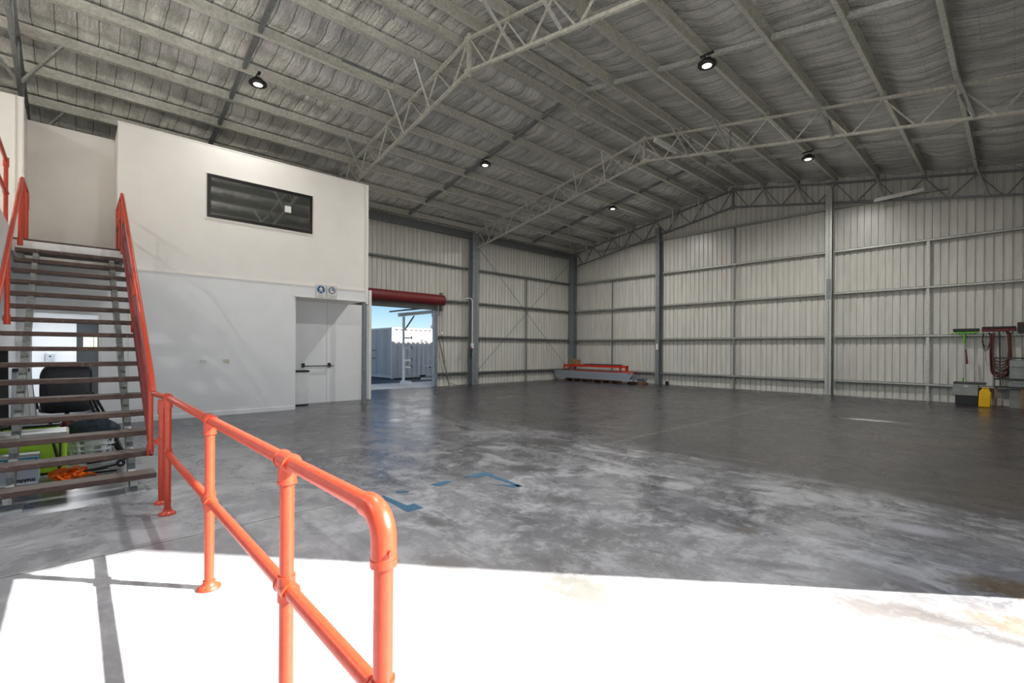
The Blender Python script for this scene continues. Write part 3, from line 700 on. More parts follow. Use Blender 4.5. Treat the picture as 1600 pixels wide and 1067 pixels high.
MB().tube([(10.39,RY-.03,.60),(10.46,RY-.03,.60)], .03, 12).build('hinge_clamp', M['red_paint'], t)

# ------------------------------------------------------------------ staircase
NT_ = 16
def nz_(x): return RI + (X1-x)/GO*RI               # nosing line height
t = thing('staircase', 'open riser steel staircase with brown timber treads and red rails', 'stairs', (7.6, (YR+YL)/2, 0))
for i in range(NT_):
    x = X1 - GO*i; z = RI*(i+1)
    tr = MB().box((x-.235,YL,z-.055),(x,YR,z)).build('tread', M['timber_dark'], t, bevel=.006)
for y in (-18.76,-19.66):
    x0, z0_ = 9.80, .0; x1_, z1_ = 5.50, 2.93
    mb = MB(); d = Vector((x1_-x0,0,z1_-z0_)).normalized(); up = Vector((-d.z*-1,0,d.x*-1))
    mb.prism([(9.80,y-.032,.0),(9.62,y-.032,.0),(5.35,y-.032,2.91),(5.35,y-.032,3.04),(5.50,y-.032,3.04)], (0,.064,0))
    mb.build('stringer', M['galv'], t)
    B((9.58,y-.07,0),(9.88,y+.10,.012)).build('foot_plate', M['galv'], t)
    for i in range(NT_):
        x = X1 - GO*i; z = RI*(i+1)-.055
        MB().prism([(x-.20,y-.03,z),(x-.03,y-.03,z),(x-.06,y-.03,z-.07),(x-.17,y-.03,z-.10)], (0,.06,0)).build('tread_bracket', M['galv'], t)
def rail_pts(off, y, xa, xb): return [(xa,y,nz_(xa)+off),(xb,y,nz_(xb)+off)]
# right handrail with a level return along the landing
y = YR-.03; HO = .90
MB().tube([(9.86,y,nz_(9.86)+HO-.06),(9.70,y,nz_(9.70)+HO),(5.40,y,nz_(5.40)+HO),(5.28,y,nz_(5.30)+HO+.0),(5.15,y,nz_(5.30)+HO-.02),(4.02,y,4.18)], .027, 16).build('handrail', M['red_paint'], t)
MB().tube([(9.62,y,nz_(9.62)+.50),(5.45,y,nz_(5.45)+.50),(5.25,y,3.80),(4.02,y,3.76)], .022, 12).build('mid_rail', M['red_dull'], t)
MB().tube([(9.70,y,nz_(9.70)+.05),(5.45,y,nz_(5.45)+.06)], .016, 8).build('bottom_rail', M['red_dull'], t)
for x in (9.62, 7.60, 5.55):
    MB().tube([(x,y,nz_(x)-.02),(x,y,nz_(x)+HO-.01)], .025, 16).build('post', M['red_paint'], t)
    MB().tube([(x,y,nz_(x)-.02),(x,y,nz_(x)+.10)], .032, 16).build('post_sleeve', M['red_paint'], t)
for x in (4.9,4.1): MB().tube([(x,y,3.2),(x,y,4.17)], .025, 12).build('post', M['red_paint'], t)
x = 9.50
while x > 5.55:
    MB().bar((x,y,nz_(x)+.06),(x,y,nz_(x)+.50),.014,.014).build('baluster', M['red_dull'], t); x -= .115
x = 5.3
while x > 4.05:
    MB().bar((x,y,3.22),(x,y,3.79),.014,.014).build('baluster', M['red_dull'], t); x -= .115
B((5.2,y+.02,3.2),(5.42,y+.03,3.33)).build('kick_plate', M['alu'], t)
# left handrail
y = YL+.05
MB().tube([(9.86,y,nz_(9.86)+HO-.06),(9.70,y,nz_(9.70)+HO),(5.40,y,nz_(5.40)+HO),(5.25,y,nz_(5.30)+HO-.02),(4.30,y,4.20),(4.2,y,4.1),(4.2,y,3.9)], .027, 16).build('handrail', M['red_paint'], t)
for x in (9.62, 7.50, 5.62):
    MB().tube([(x,y,nz_(x)-.02),(x,y,nz_(x)+HO-.01)], .025, 16).build('post', M['red_paint'], t)
    MB().tube([(x,y,nz_(x)-.02),(x,y,nz_(x)+.10)], .033, 16).build('post_sleeve', M['red_paint'], t)
for x in (5.0,4.3): MB().tube([(x,y,3.2),(x,y,4.19)], .025, 12).build('post', M['red_paint'], t)
# landing
t = thing('stair_landing', 'landing with white fascia at the head of the stairs', 'landing', (4.7,-19.2,2.98))
B((XP,-19.93,3.14),(5.44,-18.53,3.195)).build('deck', M['timber_dark'], t)
B((5.40,-19.93,2.99),(5.445,-18.53,3.165)).build('fascia', M['white'], t)
B((XP,-19.93,2.99),(5.40,-19.88,3.14)).build('side_beam', M['white'], t); B((XP,-18.58,2.99),(5.40,-18.53,3.14)).build('side_beam', M['white'], t)
# rail along the store room roof
y = -20.00
t = thing('mezzanine_rail', 'red tubular rail on the store roof at the far left', 'railing', (6.5, y, 3.4))
MB().tube([(5.35,y,4.38),(9.5,y,4.38)], .027, 14).build('top_rail', M['red_paint'], t)
MB().tube([(5.35,y,3.88),(9.5,y,3.88)], .025, 14).build('mid_rail', M['red_paint'], t)
for x in (5.38,7.4,9.45):
    MB().tube([(x,y,3.4),(x,y,4.39)], .027, 14).build('post', M['red_paint'], t)
    MB().tube([(x,y,4.28),(x,y,4.42)], .036, 14).build('tee_fitting', M['red_paint'], t); MB().tube([(x-.05,y,3.88),(x+.05,y,3.88)], .035, 14).build('cross_fitting', M['red_paint'], t)

# ------------------------------------------------------------------ things under the stairs
t = thing('office_chair', 'black padded office chair under the stairs facing the lobby', 'chair', (5.35,-19.32,0))
cx, cy = 5.25, -19.30
MB().blob((cx+.28,cy,.82),.075,.315,.38,3,.012,28,16,.35).build('backrest', M['black_leather'], t)
MB().blob((cx+.0,cy,.50),.33,.34,.07,4,.02,24,12,.5).build('seat', M['black_leather'], t)
MB().tube([(cx,cy,.1),(cx,cy,.44)], .03, 12).build('gas_column', M['dark_grey'], t)
for i in range(5):
    a = i*2*math.pi/5+.3; ex, ey = cx+.30*math.cos(a), cy+.30*math.sin(a)
    lg = MB().bar((cx,cy,.13),(ex,ey,.09),.05,.04).build('leg', M['black'], t)
    MB().lathe((ex-.02,ey,.035), [(.035,0),(.035,.04)], 14, 'x').build('castor', M['rubber'], lg)
for s in (-1,1): MB().tube([(cx-.1,cy+s*.35,.48),(cx-.1,cy+s*.38,.68),(cx+.2,cy+s*.38,.70),(cx+.28,cy+s*.33,.66)], .022, 8).build('armrest', M['black'], t)
# cooler box
t = thing('cooler_box', 'lime green cool box with white lid under the stairs', 'cool box', (8.1,-19.58,0))
B((7.82,-19.86,.02),(8.30,-19.28,.42)).build('body', M['lime'], t, bevel=.03)
B((7.80,-19.88,.42),(8.32,-19.26,.49)).build('lid', M['white'], t, bevel=.025)
for y in (-19.32,): MB().tube([(8.31,-19.40,.40),(8.325,-19.36,.2),(8.31,-19.34,.06)], .012, 6).build('handle_strap', M['black'], t)
MB().box((8.302,-19.345,.14),(8.312,-19.325,.38)).build('latch', M['black'], t)
# lime tool bag behind
t = thing('tool_bag', 'lime and black tool bag behind the cool box', 'bag', (7.45,-19.62,0))
B((7.25,-19.86,0),(7.65,-19.36,.50)).build('body', M['lime'], t, bevel=.05); B((7.655,-19.87,.28),(7.67,-19.35,.34)).build('band', M['black'], t)
MB().box((7.24,-19.87,.485),(7.66,-19.35,.515)).build('zip_flap', M['black'], t, bevel=.01)
MB().tube([(7.60,-19.80,.5),(7.62,-19.74,.60),(7.62,-19.5,.62),(7.60,-19.42,.5)], .014, 8).build('handle', M['black'], t)
# carton
t = thing('carton', 'white carton with teal band standing upside down beside the left stringer', 'box', (8.6,-19.75,0))
bx0, bx1, by0, by1, bh = 8.40, 8.72, -20.0, -19.50, .31
B((bx0,by0,0.005),(bx1,by1,bh)).build('body', M['carton'], t, bevel=.004)
MB().box((bx1,by0+.01,bh-.075),(bx1+.002,by1-.005,bh-.012)).box((bx0+.01,by1,bh-.075),(bx1-.01,by1+.002,bh-.012)).build('teal_band', M['teal'], t)
text('lettering', 'makita', .058, M['black'], (bx1+.003,-19.60,.050), (math.pi/2,math.pi,math.pi/2), t, .0006, bold=.002)
text('lettering', 'CORDLESS', .035, M['white'], (bx1+.0032,-19.61,bh-.042), (math.pi/2,math.pi,math.pi/2), t, .0006, bold=.0015)
text('lettering', 'CORDLESS', .035, M['white'], (bx1+.0032,-19.84,bh-.042), (math.pi/2,math.pi,math.pi/2), t, .0006, bold=.0015)
# orange strap heap
mb = MB(); rnd = random.Random(11)
for q in range(16):
    cx, cy = 8.72+rnd.uniform(-.10,.10), -19.24+rnd.uniform(-.13,.13); r1, r2 = rnd.uniform(.05,.10), rnd.uniform(.03,.07); ph = rnd.uniform(0,6.28); zz = .02+rnd.uniform(0,.075)
    pts = [(cx+r1*math.cos(a+ph)*.9, cy+r2*math.sin(a)*1.5, max(.012, zz+.03*math.sin(2*a+ph))) for a in [2*math.pi*j/14 for j in range(15)]]
    for p, q2 in zip(pts, pts[1:]): mb.bar(p, q2, .026, .009)
pts = [(8.78,-19.12,.012),(8.86,-19.08,.014),(8.88,-19.02,.012),(8.83,-18.95,.014),(8.80,-18.90,.012)]
for p, q2 in zip(pts, pts[1:]): mb.bar(p, q2, .03, .008)
o = mb.build('tow_strap', M['orange']); tag(o, 'tangled orange tow strap lying on the floor behind the bottom tread', 'strap')
# laundry basket
t = thing('laundry_basket', 'white plastic laundry basket with rows of oval holes', 'basket', (7.35,-19.0,0))
bc = Vector((7.35,-19.02,0)); n = 40; H = .27
def ring(z, k): 
    rx, ry = .20+.05*z/H+k, .24+.06*z/H+k
    return [(bc.x+rx*math.copysign(abs(math.cos(a))**.6,math.cos(a)), bc.y+ry*math.copysign(abs(math.sin(a))**.6,math.sin(a)), z) for a in [2*math.pi*i/n for i in range(n)]]
rows = [0,.05,.10,.125,.175,.20,.25,H]; vs = []; fs = []
for z in rows: vs += ring(z, 0)
for j in range(len(rows)-1):
    for i in range(n):
        if j in (1,3,5) and i % 2 == 0 and not (j == 5 and i in (0,)): continue
        fs.append((j*n+i, j*n+(i+1)%n, (j+1)*n+(i+1)%n, (j+1)*n+i))
fs.append(tuple(range(n))[::-1])
o = MB().add(vs, fs, True).build('basket_body', M['plastic_white'], t); s_ = o.modifiers.new('thick','SOLIDIFY'); s_.thickness = .005
MB().tube(ring(H, .006) + [ring(H,.006)[0]], .010, 8, False).build('rim', M['plastic_white'], t)
o = MB().blob((7.33,-19.02,.36),.23,.28,.16,5,.07).build('folded_clothes', M['cloth']); tag(o, 'heap of dark blue clothes filling the laundry basket', 'clothes')
o = MB().blob((7.0,-19.28,.24),.11,.09,.28,8,.10,18,10,.7,True).build('cloth_bag', M['red_dull']); tag(o, 'dark red bag squeezed between cool box and basket', 'bag')
# folded black stand leaning on right stringer
t = thing('folding_stand', 'folded black tubular stand lying under the right end of the treads', 'stand', (8.5,-18.9,0))
for p, q, r in (((8.55,-18.92,.05),(8.60,-19.12,.05),.016),((8.62,-18.80,.09),(8.68,-19.14,.06),.014),((8.45,-18.78,.13),(8.40,-19.10,.10),.014),((8.7,-18.84,.03),(8.62,-19.15,.02),.012)):
    MB().tube([p, q], r, 8).build('leg', M['black'], t)
for p in ((8.62,-18.80,.10),(8.45,-18.76,.14)): MB().lathe(p, [(.045,-.02),(.045,.02)], 20, 'x').build('pivot_knob', M['black'], t); MB().lathe((p[0]+.02,p[1],p[2]), [(.014,0),(.014,.006)], 12, 'x').build('pivot_cap', M['alu'], t)
t = thing('folding_ladder', 'black folded frame leaning against the right stringer', 'frame', (7.4,-18.8,0))
for dy in (0,.05,.10): MB().tube([(7.7-dy,-18.70-dy*.4,.02),(7.25-dy,-18.92-dy,.62),(7.1-dy,-19.02-dy*.6,.86)], .018, 8).build('tube_leg', M['black'], t)
MB().tube([(7.6,-18.74,.15),(7.5,-18.95,.18)], .012, 8).build('cross_tube', M['black'], t); MB().bar((7.72,-18.64,.0),(7.35,-18.70,.66),.035,.02).build('alu_leg', M['alu'], t)
# step ladder and black board at left
t = thing('step_ladder', 'aluminium step ladder standing left of the office chair', 'ladder', (5.9,-19.75,0))
for x, y, x2, y2 in ((6.25,-19.62,5.98,-19.72),(6.25,-19.86,5.98,-19.86),(5.55,-19.62,5.92,-19.72),(5.55,-19.86,5.92,-19.86)): MB().bar((x,y,0),(x2,y2,1.15),.05,.03).build('rail', M['alu'], t)
for i in range(4):
    z = .22+.24*i; x = 6.25-.27*z/1.15; MB().box((x-.07,-19.86,z),(x+.02,-19.63,z+.025)).build('step', M['alu'], t)
B((5.85,-19.88,1.13),(6.05,-19.70,1.18)).build('top_cap', M['dark_grey'], t)
o = MB().bar((6.9,-19.90,0),(6.45,-19.945,1.45),.11,.025,(1,0,0)).build('black_board', M['black']); tag(o, 'narrow black board leaning upright against the store wall', 'board')
t = thing('soap_dispenser', 'silver dispenser fixed to the lobby wall', 'dispenser', (.62,-19.6,1.1))
B((.62,-19.70,1.10),(.74,-19.54,1.36)).build('housing', M['alu'], t, bevel=.02); MB().lathe((.74,-19.62,1.28), [(.02,0),(.02,.004)], 12, 'x').build('viewing_port', M['dark_grey'], t)

# ------------------------------------------------------------------ racking pile in the back left corner
rot = Matrix.Rotation(0, 4, 'Z')
for j, x in enumerate((.9, 2.6)):
    t = thing('pallet', ('timber pallet under the left half of the racking pile','timber pallet under the right half of the racking pile')[j], 'pallet', (x+.3,-.85,0), 'pallets under the racking pile')
    for dx in (-.5,0,.5): B((x+.3+dx-.05,-1.28,0),(x+.3+dx+.05,-.45,.10)).build('bearer', M['pallet'], t)
    for k_ in range(6): B((x-.25,-1.27+.15*k_,.10),(x+.85,-1.17+.15*k_,.125)).build('deck_board', M['pallet'], t)
rows = [(-1.30,.135),(-1.18,.135),(-1.06,.135),(-1.30,.225),(-1.18,.225),(-1.06,.225),(-1.30,.315),(-1.18,.315),(-1.06,.315),(-1.28,.405),(-1.16,.405)]
proto = None
for i, (y, z) in enumerate(rows):
    xa = -.02; L = 4.45
    if proto is None:
        proto = thing('rack_upright', '', 'rack upright', (0,0,0))
        mb = MB().box((0,-.045,0),(L,.045,.004)).box((0,-.045,0),(L,-.041,.08)).box((0,.041,0),(L,.045,.08)).box((0,-.045,.078),(L,-.02,.082)).box((0,.02,.078),(L,.045,.082))
        mb.build('channel', M['slotted'], proto)
        o = proto
    else:
        o = proto.copy(); COL.objects.link(o)
        for ch in proto.children:
            c_ = ch.copy(); COL.objects.link(c_); c_.parent = o
    o.location = (xa + [.0,.12,.05,.03,.1,0,.08,-.03,.1,-.08,.05][i] + (.16 if z < .2 else 0), y, z)
    rl = {.135:'bottom',.225:'second',.315:'third',.405:'top'}[z]; cl = {-1.30:'front',-1.18:'middle',-1.06:'rear',-1.28:'front',-1.16:'rear'}[y]
    tag(o, f'galvanised perforated racking upright, {rl} layer {cl} row of the pile', 'rack upright', 'galvanised uprights in the pile')
for i, (xa, xb, y, z) in enumerate(((.55,3.9,-1.22,.54),(.75,4.05,-.98,.54),(.85,3.95,-.74,.54),(1.2,4.3,-1.12,.44),(1.3,4.35,-.88,.44))):
    t = thing('racking_beam', ('front','second','rear','lower front','lower rear')[i] + ' red racking beam on the galvanised pile', 'beam', (xa,y,z), 'red racking beams on the pile')
    B((xa,y-.03,z+.16 if i < 3 else z),(xb,y+.03,z+.26 if i < 3 else z+.09)).build('beam', M['red_rack'], t)
    if i < 3:
        for x in (xa+.03, xb-.03): B((x-.03,y-.04,z),(x+.03,y+.04,z+.26)).build('end_plate', M['red_rack'], t)
o = B((1.7,-1.1,.805),(3.6,-.6,.84)).build('dark_sheet', M['dark_grey']); tag(o, 'flat dark sheet lying on the red racking beams', 'sheet')
t = thing('cardboard_box', 'small brown cardboard box on the left end of the red beams', 'box', (.95,-.8,.80))
B((.75,-.98,.802),(1.15,-.66,1.04)).build('carton', M['cardboard'], t); B((.75,-.83,1.04),(1.15,-.80,1.043)).build('tape', M['offwhite'], t)
t = thing('dark_bundle', 'bundle of dark steel brackets at the right end of the pile', 'bundle', (4.55,-.7,0))
for i in range(5): MB().bar((4.0,-.95+.1*i,.12+.07*(i%3)),(4.85,-.98+.1*i,.14+.07*(i%3)),.07,.05).build('bracket', M['dark_grey'] if i % 2 else M['column'], t)
B((4.1,-1.0,0),(4.85,-.5,.085)).build('skid', M['pallet'], t)
o = B((CA+.35,-.12,.0),(CA+.47,-.02,.15)).build('small_box', M['black']); tag(o, 'tiny black box low on the back wall right of the first column', 'box')
o = B((CA-.04,-.235,1.55),(CA+.05,-.212,1.80)).build('switch_plate', M['white']); tag(o, 'white switch plate on the first back wall column', 'switch')

# ------------------------------------------------------------------ tools at the right end of the back wall
t = thing('push_broom', 'green push broom with black bristles hung head up on the back wall', 'broom', (15.0,-.1,.6))
B((14.76,-.17,2.06),(15.28,-.09,2.11)).build('head', M['green'], t, bevel=.01); B((14.74,-.19,2.11),(15.30,-.08,2.20)).build('bristles', M['black'], t, bevel=.015)
MB().tube([(14.985,-.12,2.06),(14.985,-.12,1.75)], .035, 10, rs=[.03,.018]).build('socket', M['green'], t)
MB().tube([(14.985,-.12,1.8),(14.96,-.14,.66)], .014, 8).build('handle', M['alu'], t); MB().tube([(14.96,-.14,.76),(14.96,-.14,.64)], .02, 8).build('grip', M['green'], t)
o = MB().prism([(15.0,-.15,1.6),(15.03,-.15,1.6),(15.07,-.15,1.18),(15.02,-.15,1.16)], (0,-.02,0)).build('hand_saw', M['maroon_paint']); tag(o, 'dark red strip hanging beside the green broom handle', 'tool')
t = thing('wide_broom', 'wide dark red broom head hung above the hose coils', 'broom', (15.68,-.1,2.1))
B((15.34,-.18,2.10),(16.03,-.08,2.19)).build('head', M['maroon_paint'], t, bevel=.01); B((15.35,-.19,2.19),(16.02,-.07,2.24)).build('bristles', M['black'], t, bevel=.01)
MB().tube([(15.69,-.13,2.10),(15.70,-.12,1.9),(15.72,-.12,.55)], .018, 8).build('handle', M['dark_grey'], t)
t = thing('tool_hook_rail', 'row of black hooks fixed along the second girt behind the brooms', 'hook rail', (15.4,-.02,2.02))
for x in (14.72,14.88,15.1,15.2,15.36,15.5,15.6,15.84,15.95,16.1,16.22): MB().tube([(x,-.008,2.04),(x,-.07,2.03),(x,-.08,2.07)], .010, 6).build('hook', M['black'], t)
def loops(name, label, m, x0, x1, zt, depths, r, y=-.09):
    mb = MB(); rnd = random.Random(5)
    for i, zb in enumerate(depths):
        a, b = x0+rnd.uniform(-.03,.03), x1+rnd.uniform(-.03,.03); yy = y-.012*i%.05
        pts = [(a,yy,zt)] + [(a-.02,yy,zt-(zt-zb)*.5)] + [((a+b)/2-(b-a)/2*math.cos(u), yy, zb+.18-.18*math.sin(u)) for u in [math.pi*j/10 for j in range(11)]] + [(b+.02,yy,zt-(zt-zb)*.5),(b,yy,zt),((a+b)/2*.3+b*.7,yy,zt+.04)]
        mb.tube(pts, r, 6)
    o = mb.build(name, M[m]); return tag(o, label, 'hose' if 'hose' in name else 'cable')
loops('air_hose', 'coiled maroon hose hanging in long loops on the back wall', 'maroon', 15.56, 15.88, 2.05, (.80,.85,.90,.95,1.0,1.07,1.15,1.24,.83,.88), .017)
loops('extension_lead', 'thin black lead looped on a hook between the brooms', 'rubber', 15.36, 15.48, 2.03, (1.55,1.60,1.66), .008)
o = MB().tube([(15.42,-.1,1.6),(15.43,-.1,1.3),(15.46,-.1,1.15),(15.48,-.1,1.18)], .006, 6).build('hanging_cord', M['rubber']); tag(o, 'single cord end hanging below the looped lead', 'cord')
t = thing('tool_box', 'grey steel tool chest standing on a black crate by the back wall', 'tool chest', (15.05,-.5,.28))
B((14.78,-.72,.28),(15.30,-.38,.60)).build('body', M['steel_grey'], t, bevel=.008); B((14.79,-.72,.60),(15.45,-.30,.66)).build('lid', M['dark_grey'], t, bevel=.008)
for x in (15.05,): B((x-.05,-.735,.53),(x+.05,-.72,.56)).build('latch', M['alu'], t)
o = B((14.83,-.70,0),(15.30,-.36,.28)).build('black_crate', M['black'], bevel=.01); tag(o, 'black crate under the grey tool chest', 'crate')
t = thing('jerry_can', 'yellow plastic jerry can on the floor beside the tool chest', 'jerry can', (15.44,-.9,0))
mb = MB().prism([(15.31,-.98,0),(15.55,-.98,0),(15.57,-.98,.40),(15.50,-.98,.50),(15.38,-.98,.50),(15.33,-.98,.42)], (0,.16,0)); mb.build('body', M['yellow'], t, bevel=.03, seg=3)
MB().tube([(15.39,-.90,.49),(15.40,-.90,.53),(15.50,-.90,.53),(15.52,-.90,.47)], .014, 8).build('handle', M['yellow'], t); MB().lathe((15.36,-.90,.47), [(.025,0),(.025,.05)], 12).build('cap', M['black'], t)
t = thing('steel_rack', 'low steel rack with timber legs and grey cabinets at the right frame edge', 'rack', (16.05,-.5,0))
for x in (15.64,16.13):
    B((x-.02,-.72,0),(x+.03,-.66,.56)).build('timber_leg', M['cardboard'], t)
for z in (.56,.78,1.36): B((15.60,-.75,z-.02),(16.55,-.30,z+.015)).build('shelf', M['dark_grey'], t)
for x in (15.62,15.73): B((x-.012,-.74,.56),(x+.012,-.71,1.36)).build('upright', M['dark_grey'], t)
for z, h, lab in ((.80,.50,'grey steel cabinet on the upper shelf of the low rack'),(.58,.17,'flat grey steel case on the lower shelf of the rack')):
    t2 = thing('steel_cabinet', lab, 'cabinet', (16.2,-.55,z)); B((15.90,-.73,z),(16.52,-.35,z+h)).build('body', M['steel_grey'], t2, bevel=.006)
    B((15.91,-.74,z+h*.62),(16.51,-.73,z+h*.64)).build('drawer_gap', M['dark_grey'], t2)
    for x in (16.0,16.14): MB().lathe((x,-.73,z+h*.8), [(.008,-.01),(.008,0)], 8, 'y').build('rivet', M['alu'], t2)
o = B((15.90,-.6,0.0),(16.42,-.3,.5)).build('grey_case', M['steel_grey'], bevel=.006); tag(o, 'grey steel case on the floor beneath the low rack', 'case')
t = thing('black_tool_case', 'black and red tool case on top of the hooks at frame edge', 'case', (16.2,-.2,2.05))
B((16.04,-.28,2.06),(16.45,-.06,2.34)).build('body', M['black'], t, bevel=.01); B((16.12,-.29,2.28),(16.45,-.28,2.33)).build('red_stripe', M['red_dull'], t)
o = MB().tube([(16.02,-.10,2.0),(16.3,-.1,2.0)], .01, 6); 
t = thing('spring_coil', 'dark ribbed coil hanging below the black tool case', 'coil', (16.2,-.12,1.5)); mb = MB()
for i in range(9): mb.lathe((16.22,-.14,1.45+.055*i), [(.055,0),(.055,.028)], 14)
mb.build('rings', M['dark_grey'], t)

# ------------------------------------------------------------------ lights
def highbay(x, y, label):
    zt = chord_top(x)+.05; z = zt-.30
    t = thing('high_bay_light', label, 'ceiling light', (x, y, z), 'high bay lights')
    MB().lathe((x,y,z), [(.165,0),(.175,.02),(.165,.055),(.10,.065),(.095,.12),(.05,.13)], 32).build('housing', M['black'], t)
    MB().lathe((x,y,z-.006), [(.085,0),(.09,.008)], 28).build('lens', M['lamp_face'], t)
    MB().tube([(x,y,z+.13),(x,y,z+.19)], .018, 10).build('hanging_ring', M['galv'], t)
    MB().bar((x-.13,y,z+.215),(x+.13,y,z+.215),.05,.03).build('mounting_bar', M['black'], t)
    MB().tube([(x,y,z+.19),(x,y,z+.30)], .008, 6).build('hook', M['galv'], t)
    L = bpy.data.lights.new('lamp_glow', 'AREA'); L.shape = 'DISK'; L.size = .17; L.energy = HB; L.color = (1,.97,.92); L.spread = math.radians(165)
    L.energy = HB*(.22 if y < -16 and x < 6 and y > -17 else 1.1); lo = bpy.data.objects.new('lamp_glow', L); COL.objects.link(lo); lo.parent = t; lo.location = (0,0,-.02)
HB = 85
for x, y, l in ((5.09,-16.40,'black round high bay light over the office, nearest on the left slope'),(5.07,-10.16,'black round high bay light on the left slope, second in the row'),(5.15,-3.70,'black round high bay light on the left slope, farthest from view'),
             (11.93,-10.30,'black round high bay light on the right slope, large and near'),(11.93,-3.85,'black round high bay light on the right slope, near the back wall'),
             (11.93,-16.8,'black round high bay light on the right slope, unseen behind the view'),(5.1,-23.3,'black round high bay light over the store, unseen behind the view'),(11.93,-23.3,'black round high bay light by the front wall, unseen behind the view')):  # unseen lamps repeating the rows, kept for the light they add
    highbay(x, y, l)
t = thing('lobby_light', 'unseen flat ceiling light added inside the lobby under the stairs', 'ceiling light', (2.3,-19.3,2.33)); MB().lathe((2.3,-19.3,2.34),[(.16,0),(.17,.03),(.17,.06)],24).build('diffuser', M['lamp_face'], t)  # unseen lamp and fitting, added to brighten the lobby
L = bpy.data.lights.new('lobby_glow','AREA'); L.shape='DISK'; L.size=.3; L.energy=22; L.color=(.92,.96,1); lo = bpy.data.objects.new('lobby_glow', L); COL.objects.link(lo); lo.parent = t; lo.location=(0,0,-.03)
def batten(p, q, label, lit=False):
    if 'slim' in label:
        o = MB().bar(p, q, .035, .05).build('cable_batten', M['galv_dark']); return tag(o, label, 'batten')
    p, q = Vector(p), Vector(q); t = thing('batten_light', label, 'batten light', (p+q)/2, 'batten lights')
    MB().bar(p, q, .09, .06).build('diffuser', M['tube_lens'], t, bevel=.012)
    d = (q-p).normalized(); up = Vector((0,0,.055)); MB().bar(p+up, q+up, .07, .05).build('spine', M['white'], t)
    for c_ in (p, q): MB().bar(c_-d*.015, c_+d*.015, .095, .065).build('end_cap', M['plastic_white'], t)
batten((9.05,-7.25,7.42),(9.05,-6.1,7.42), 'white batten light hanging near the ridge of the second truss')
batten((12.9,-.42,6.34),(14.1,-.42,6.40), 'white batten light along the back wall truss at upper right')
batten((7.0,-15.4,7.16),(7.0,-14.3,7.16), 'slim dark batten under a left slope purlin near the nearest truss')

# blue floor markings
def fmark(pts, label):
    o = MB().prism([(a,b,.001) for a,b in pts], (0,0,.0015)).build('floor_marking', M['blue_mark']); tag(o, label, 'floor marking', 'blue paint marks on the floor')
fmark([(11.58,-16.72),(11.66,-16.62),(11.70,-16.66),(11.62,-16.76)], 'small blue paint dash touching the slab joint near the rail end')
fmark([(11.62,-16.95),(12.22,-16.97),(12.22,-16.80),(12.05,-16.80),(12.06,-16.88),(11.62,-16.90)], 'blue hooked paint mark on the floor beyond the rail end')
fmark([(11.60,-16.33),(11.72,-16.30),(11.68,-16.08),(11.60,-16.10)], 'solid blue paint patch beside the slab joint')
fmark([(11.60,-15.86),(11.60,-15.55),(11.66,-15.52),(11.90,-15.56),(12.32,-15.60),(12.32,-15.66),(11.75,-15.62),(11.72,-15.78)], 'blue angular paint line by the slab joint, farthest from the rail')
fmark([(12.06,-15.80),(12.30,-15.72),(12.34,-15.60),(12.26,-15.62),(12.14,-15.74)], 'short blue paint stroke at the end of the angular line')

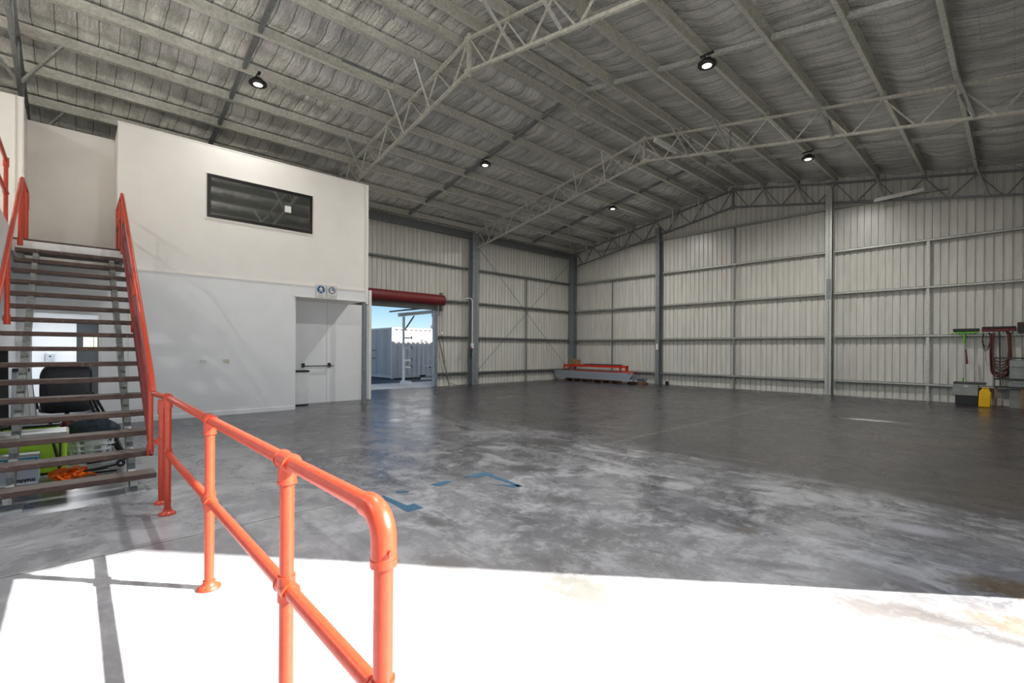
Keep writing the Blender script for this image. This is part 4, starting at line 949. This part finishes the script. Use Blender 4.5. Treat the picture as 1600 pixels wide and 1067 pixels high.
# ------------------------------------------------------------------ world, sun
w = bpy.data.worlds.new('sky'); sc.world = w; w.use_nodes = True; nt = w.node_tree; nt.nodes.clear()
out = nt.nodes.new('ShaderNodeOutputWorld'); bg = nt.nodes.new('ShaderNodeBackground'); sky = nt.nodes.new('ShaderNodeTexSky')
sky.sky_type = 'NISHITA'; sky.sun_disc = False; sky.sun_elevation = math.radians(36.5); sky.sun_rotation = math.atan2(.753, .658); sky.air_density = .8; sky.dust_density = .05; sky.ozone_density = 3.0
tc = nt.nodes.new('ShaderNodeTexCoord'); mp = nt.nodes.new('ShaderNodeMapping'); mp.inputs['Scale'].default_value = (1,1,3.2); nz = nt.nodes.new('ShaderNodeTexNoise'); nz.inputs['Scale'].default_value = 5.0; nz.inputs['Detail'].default_value = 8; nz.inputs['Roughness'].default_value = .6
mr = nt.nodes.new('ShaderNodeMapRange'); mr.interpolation_type = 'SMOOTHSTEP'; mr.inputs[1].default_value = .55; mr.inputs[2].default_value = .68
mx = nt.nodes.new('ShaderNodeMix'); mx.data_type = 'RGBA'; mx.inputs[7].default_value = (9,9,9.2,1)
nt.links.new(tc.outputs['Generated'], mp.inputs[0]); nt.links.new(mp.outputs[0], nz.inputs['Vector']); nt.links.new(nz.outputs['Fac'], mr.inputs[0]); nt.links.new(mr.outputs[0], mx.inputs[0])
nt.links.new(sky.outputs[0], mx.inputs[6]); hs = nt.nodes.new('ShaderNodeHueSaturation'); hs.inputs['Saturation'].default_value = 1.15; nt.links.new(mx.outputs[2], hs.inputs['Color']); nt.links.new(hs.outputs[0], bg.inputs[0]); bg.inputs[1].default_value = .075; nt.links.new(bg.outputs[0], out.inputs[0])
S = bpy.data.lights.new('sun', 'SUN'); S.energy = 14.5; S.angle = math.radians(.6); S.color = (1,.96,.90)
so = bpy.data.objects.new('sun', S); COL.objects.link(so); so.rotation_euler = Vector((-.753,-.658,-.74)).to_track_quat('-Z','Y').to_euler(); so.location = (40,30,40)

# ------------------------------------------------------------------ camera
cam = bpy.data.cameras.new('camera'); co = bpy.data.objects.new('camera', cam); COL.objects.link(co); sc.camera = co
f = 735.54; cam.sensor_width = 36; cam.lens = f/1600*36; cam.shift_y = (546.41-533.5)/1600; cam.clip_start = .05; cam.clip_end = 300
R4 = Matrix.Rotation(math.radians(47.0108),4,'Z') @ Matrix.Rotation(math.pi/2,4,'X') @ Matrix.Rotation(.0061,4,'Z')
co.matrix_world = Matrix.Translation((16.0366,-19.2277,1.5)) @ R4
sc.view_settings.view_transform = 'Standard'; sc.view_settings.look = 'None'; sc.view_settings.gamma = 1; sc.view_settings.exposure = 1.0; sc.view_settings.use_curve_mapping = False
sc.cycles.max_bounces = 9; sc.cycles.diffuse_bounces = 6; sc.cycles.glossy_bounces = 4; sc.cycles.sample_clamp_indirect = 6; sc.cycles.caustics_reflective = False; sc.cycles.caustics_refractive = False
sc.cycles.use_denoising = True
